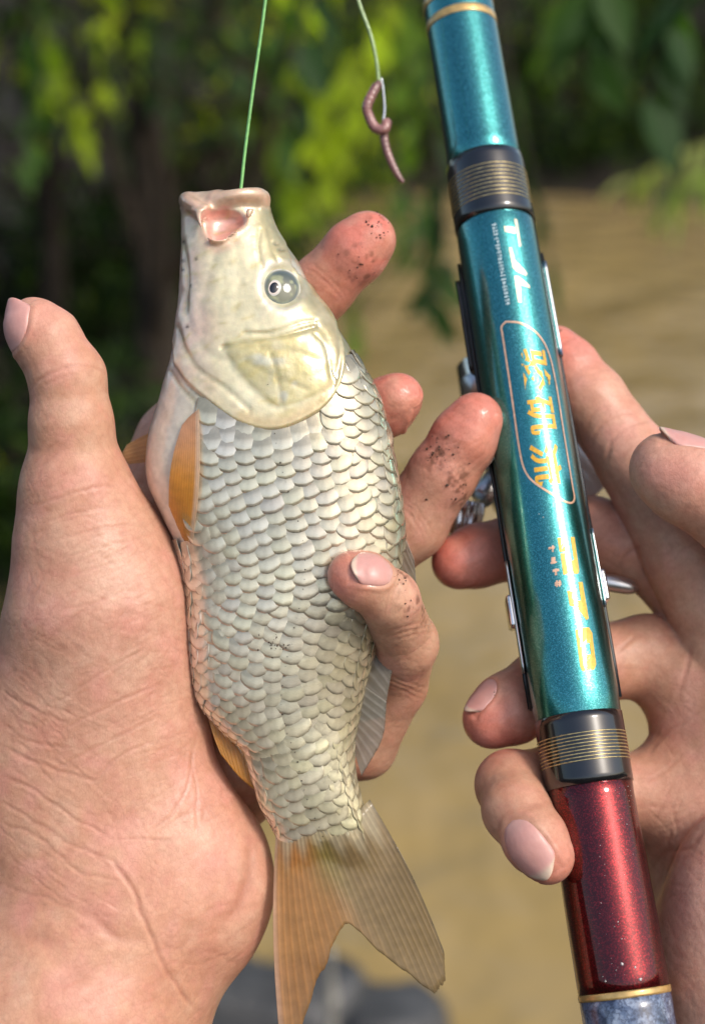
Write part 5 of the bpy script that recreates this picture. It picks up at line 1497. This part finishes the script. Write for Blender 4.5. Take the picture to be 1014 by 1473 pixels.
V, F = cyl(P(700, 575, -6.4), P(690, 540, -6.6), 0.62, 0.62, 40); reelp('drag_knob', V, F, ALUMIN)
V, F = cyl(P(672, 722, -5.1), P(664, 772, -5.0), 0.52, 0.52, 64, 1, 0.04); kn = reelp('knurled_knob', V, F, CHROME)
V, F = cyl(P(715, 690, -5.8), P(690, 718, -5.3), 0.42, 0.36, 32); reelp('shaft', V, F, ALUMIN)
V, F = cyl(P(812, 655, -5.6), P(865, 705, -5.4), 0.55, 0.62, 40); reelp('side_cap', V, F, simple('white_enamel', (0.75, 0.74, 0.70), 0.3, noise=60, amt=.08, coat=.5))
V, F = tube_data(spline([P(845, 838, -3.4), P(872, 838, -3.3), P(900, 843, -3.3), P(918, 848, -3.4)], 14), np.array([.24, .24, .24, .24, .25, .25, .25, .25, .24, .23, .21, .18, .12, .02]), 18); reelp('crank_arm', V, F, ALUMIN)

# ---- lines and bait
LINE_M = simple('green_line', (0.16, 0.42, 0.10), 0.3, noise=600, amt=.25, coat=.5)
def thing_tube(name, pts, r, mat, label, cat, n=8, group=None):
    base = np.asarray(pts[-1], float)
    V, F = tube_data(pts, r, n)
    me = new_mesh(name, (V - base) * 0.01, F, mat)
    o = obj(name, me); o.matrix_world = RIG @ Matrix.Translation(Vector(base * 0.01))
    return tag(o, label, cat, group)
thing_tube('fishing_line', spline([P(402, -330, -0.6), P(394, -130, -0.4), P(382, 0, -0.3), P(364, 130, -0.2), P(353, 215, -0.1), P(347, 270, 0.0), P(343, 300, 0.1)], 60), 0.045, LINE_M,
           'taut green fishing line running from above into the fish mouth', 'fishing line')
LINE2_M = simple('pale_line', (0.30, 0.42, 0.16), 0.3, noise=600, amt=.25, coat=.5)
thing_tube('fishing_line', spline([P(470, -330, -5), P(500, -60, -5), P(516, 2, -5), P(533, 50, -5), P(541, 85, -5), P(545, 118, -5)], 60), 0.05, LINE2_M,
           'slack pale green fishing line ending at the earthworm bait', 'fishing line')
thing_tube('fish_hook', spline([P(548, 112, -5), P(551, 130, -5.05), P(553, 160, -5.1), P(548, 182, -5.1), P(538, 186, -5.1), P(531, 174, -5), P(532, 160, -5)], 40), 0.04, CHROME,
           'small bent metal hook threaded through the earthworm', 'hook')
WORM_M = simple('worm_skin', (0.25, 0.115, 0.10), 0.28, noise=150, amt=.45, bmp=(0.3, 0.0005), coat=.6)
wp = spline([P(546, 118, -4.9), P(538, 130, -4.8), P(528, 152, -4.75), P(530, 166, -4.8), P(540, 184, -4.75), P(553, 186, -4.7), P(556, 176, -4.8), P(552, 190, -4.9), P(555, 212, -4.9), P(564, 236, -4.9), P(574, 255, -4.9), P(580, 262, -4.9)], 110)
wr = 0.145 + 0.012 * np.sin(np.arange(110) * 2.1); wr[-16:] *= np.linspace(1, .55, 16); wr[:8] *= np.linspace(.6, 1, 8)
wr *= 1 - 0.25 * sstep(60, 95, np.arange(110))
thing_tube('earthworm', wp, wr, WORM_M, 'pinkish brown earthworm curled on the hook and dangling', 'earthworm', 14)
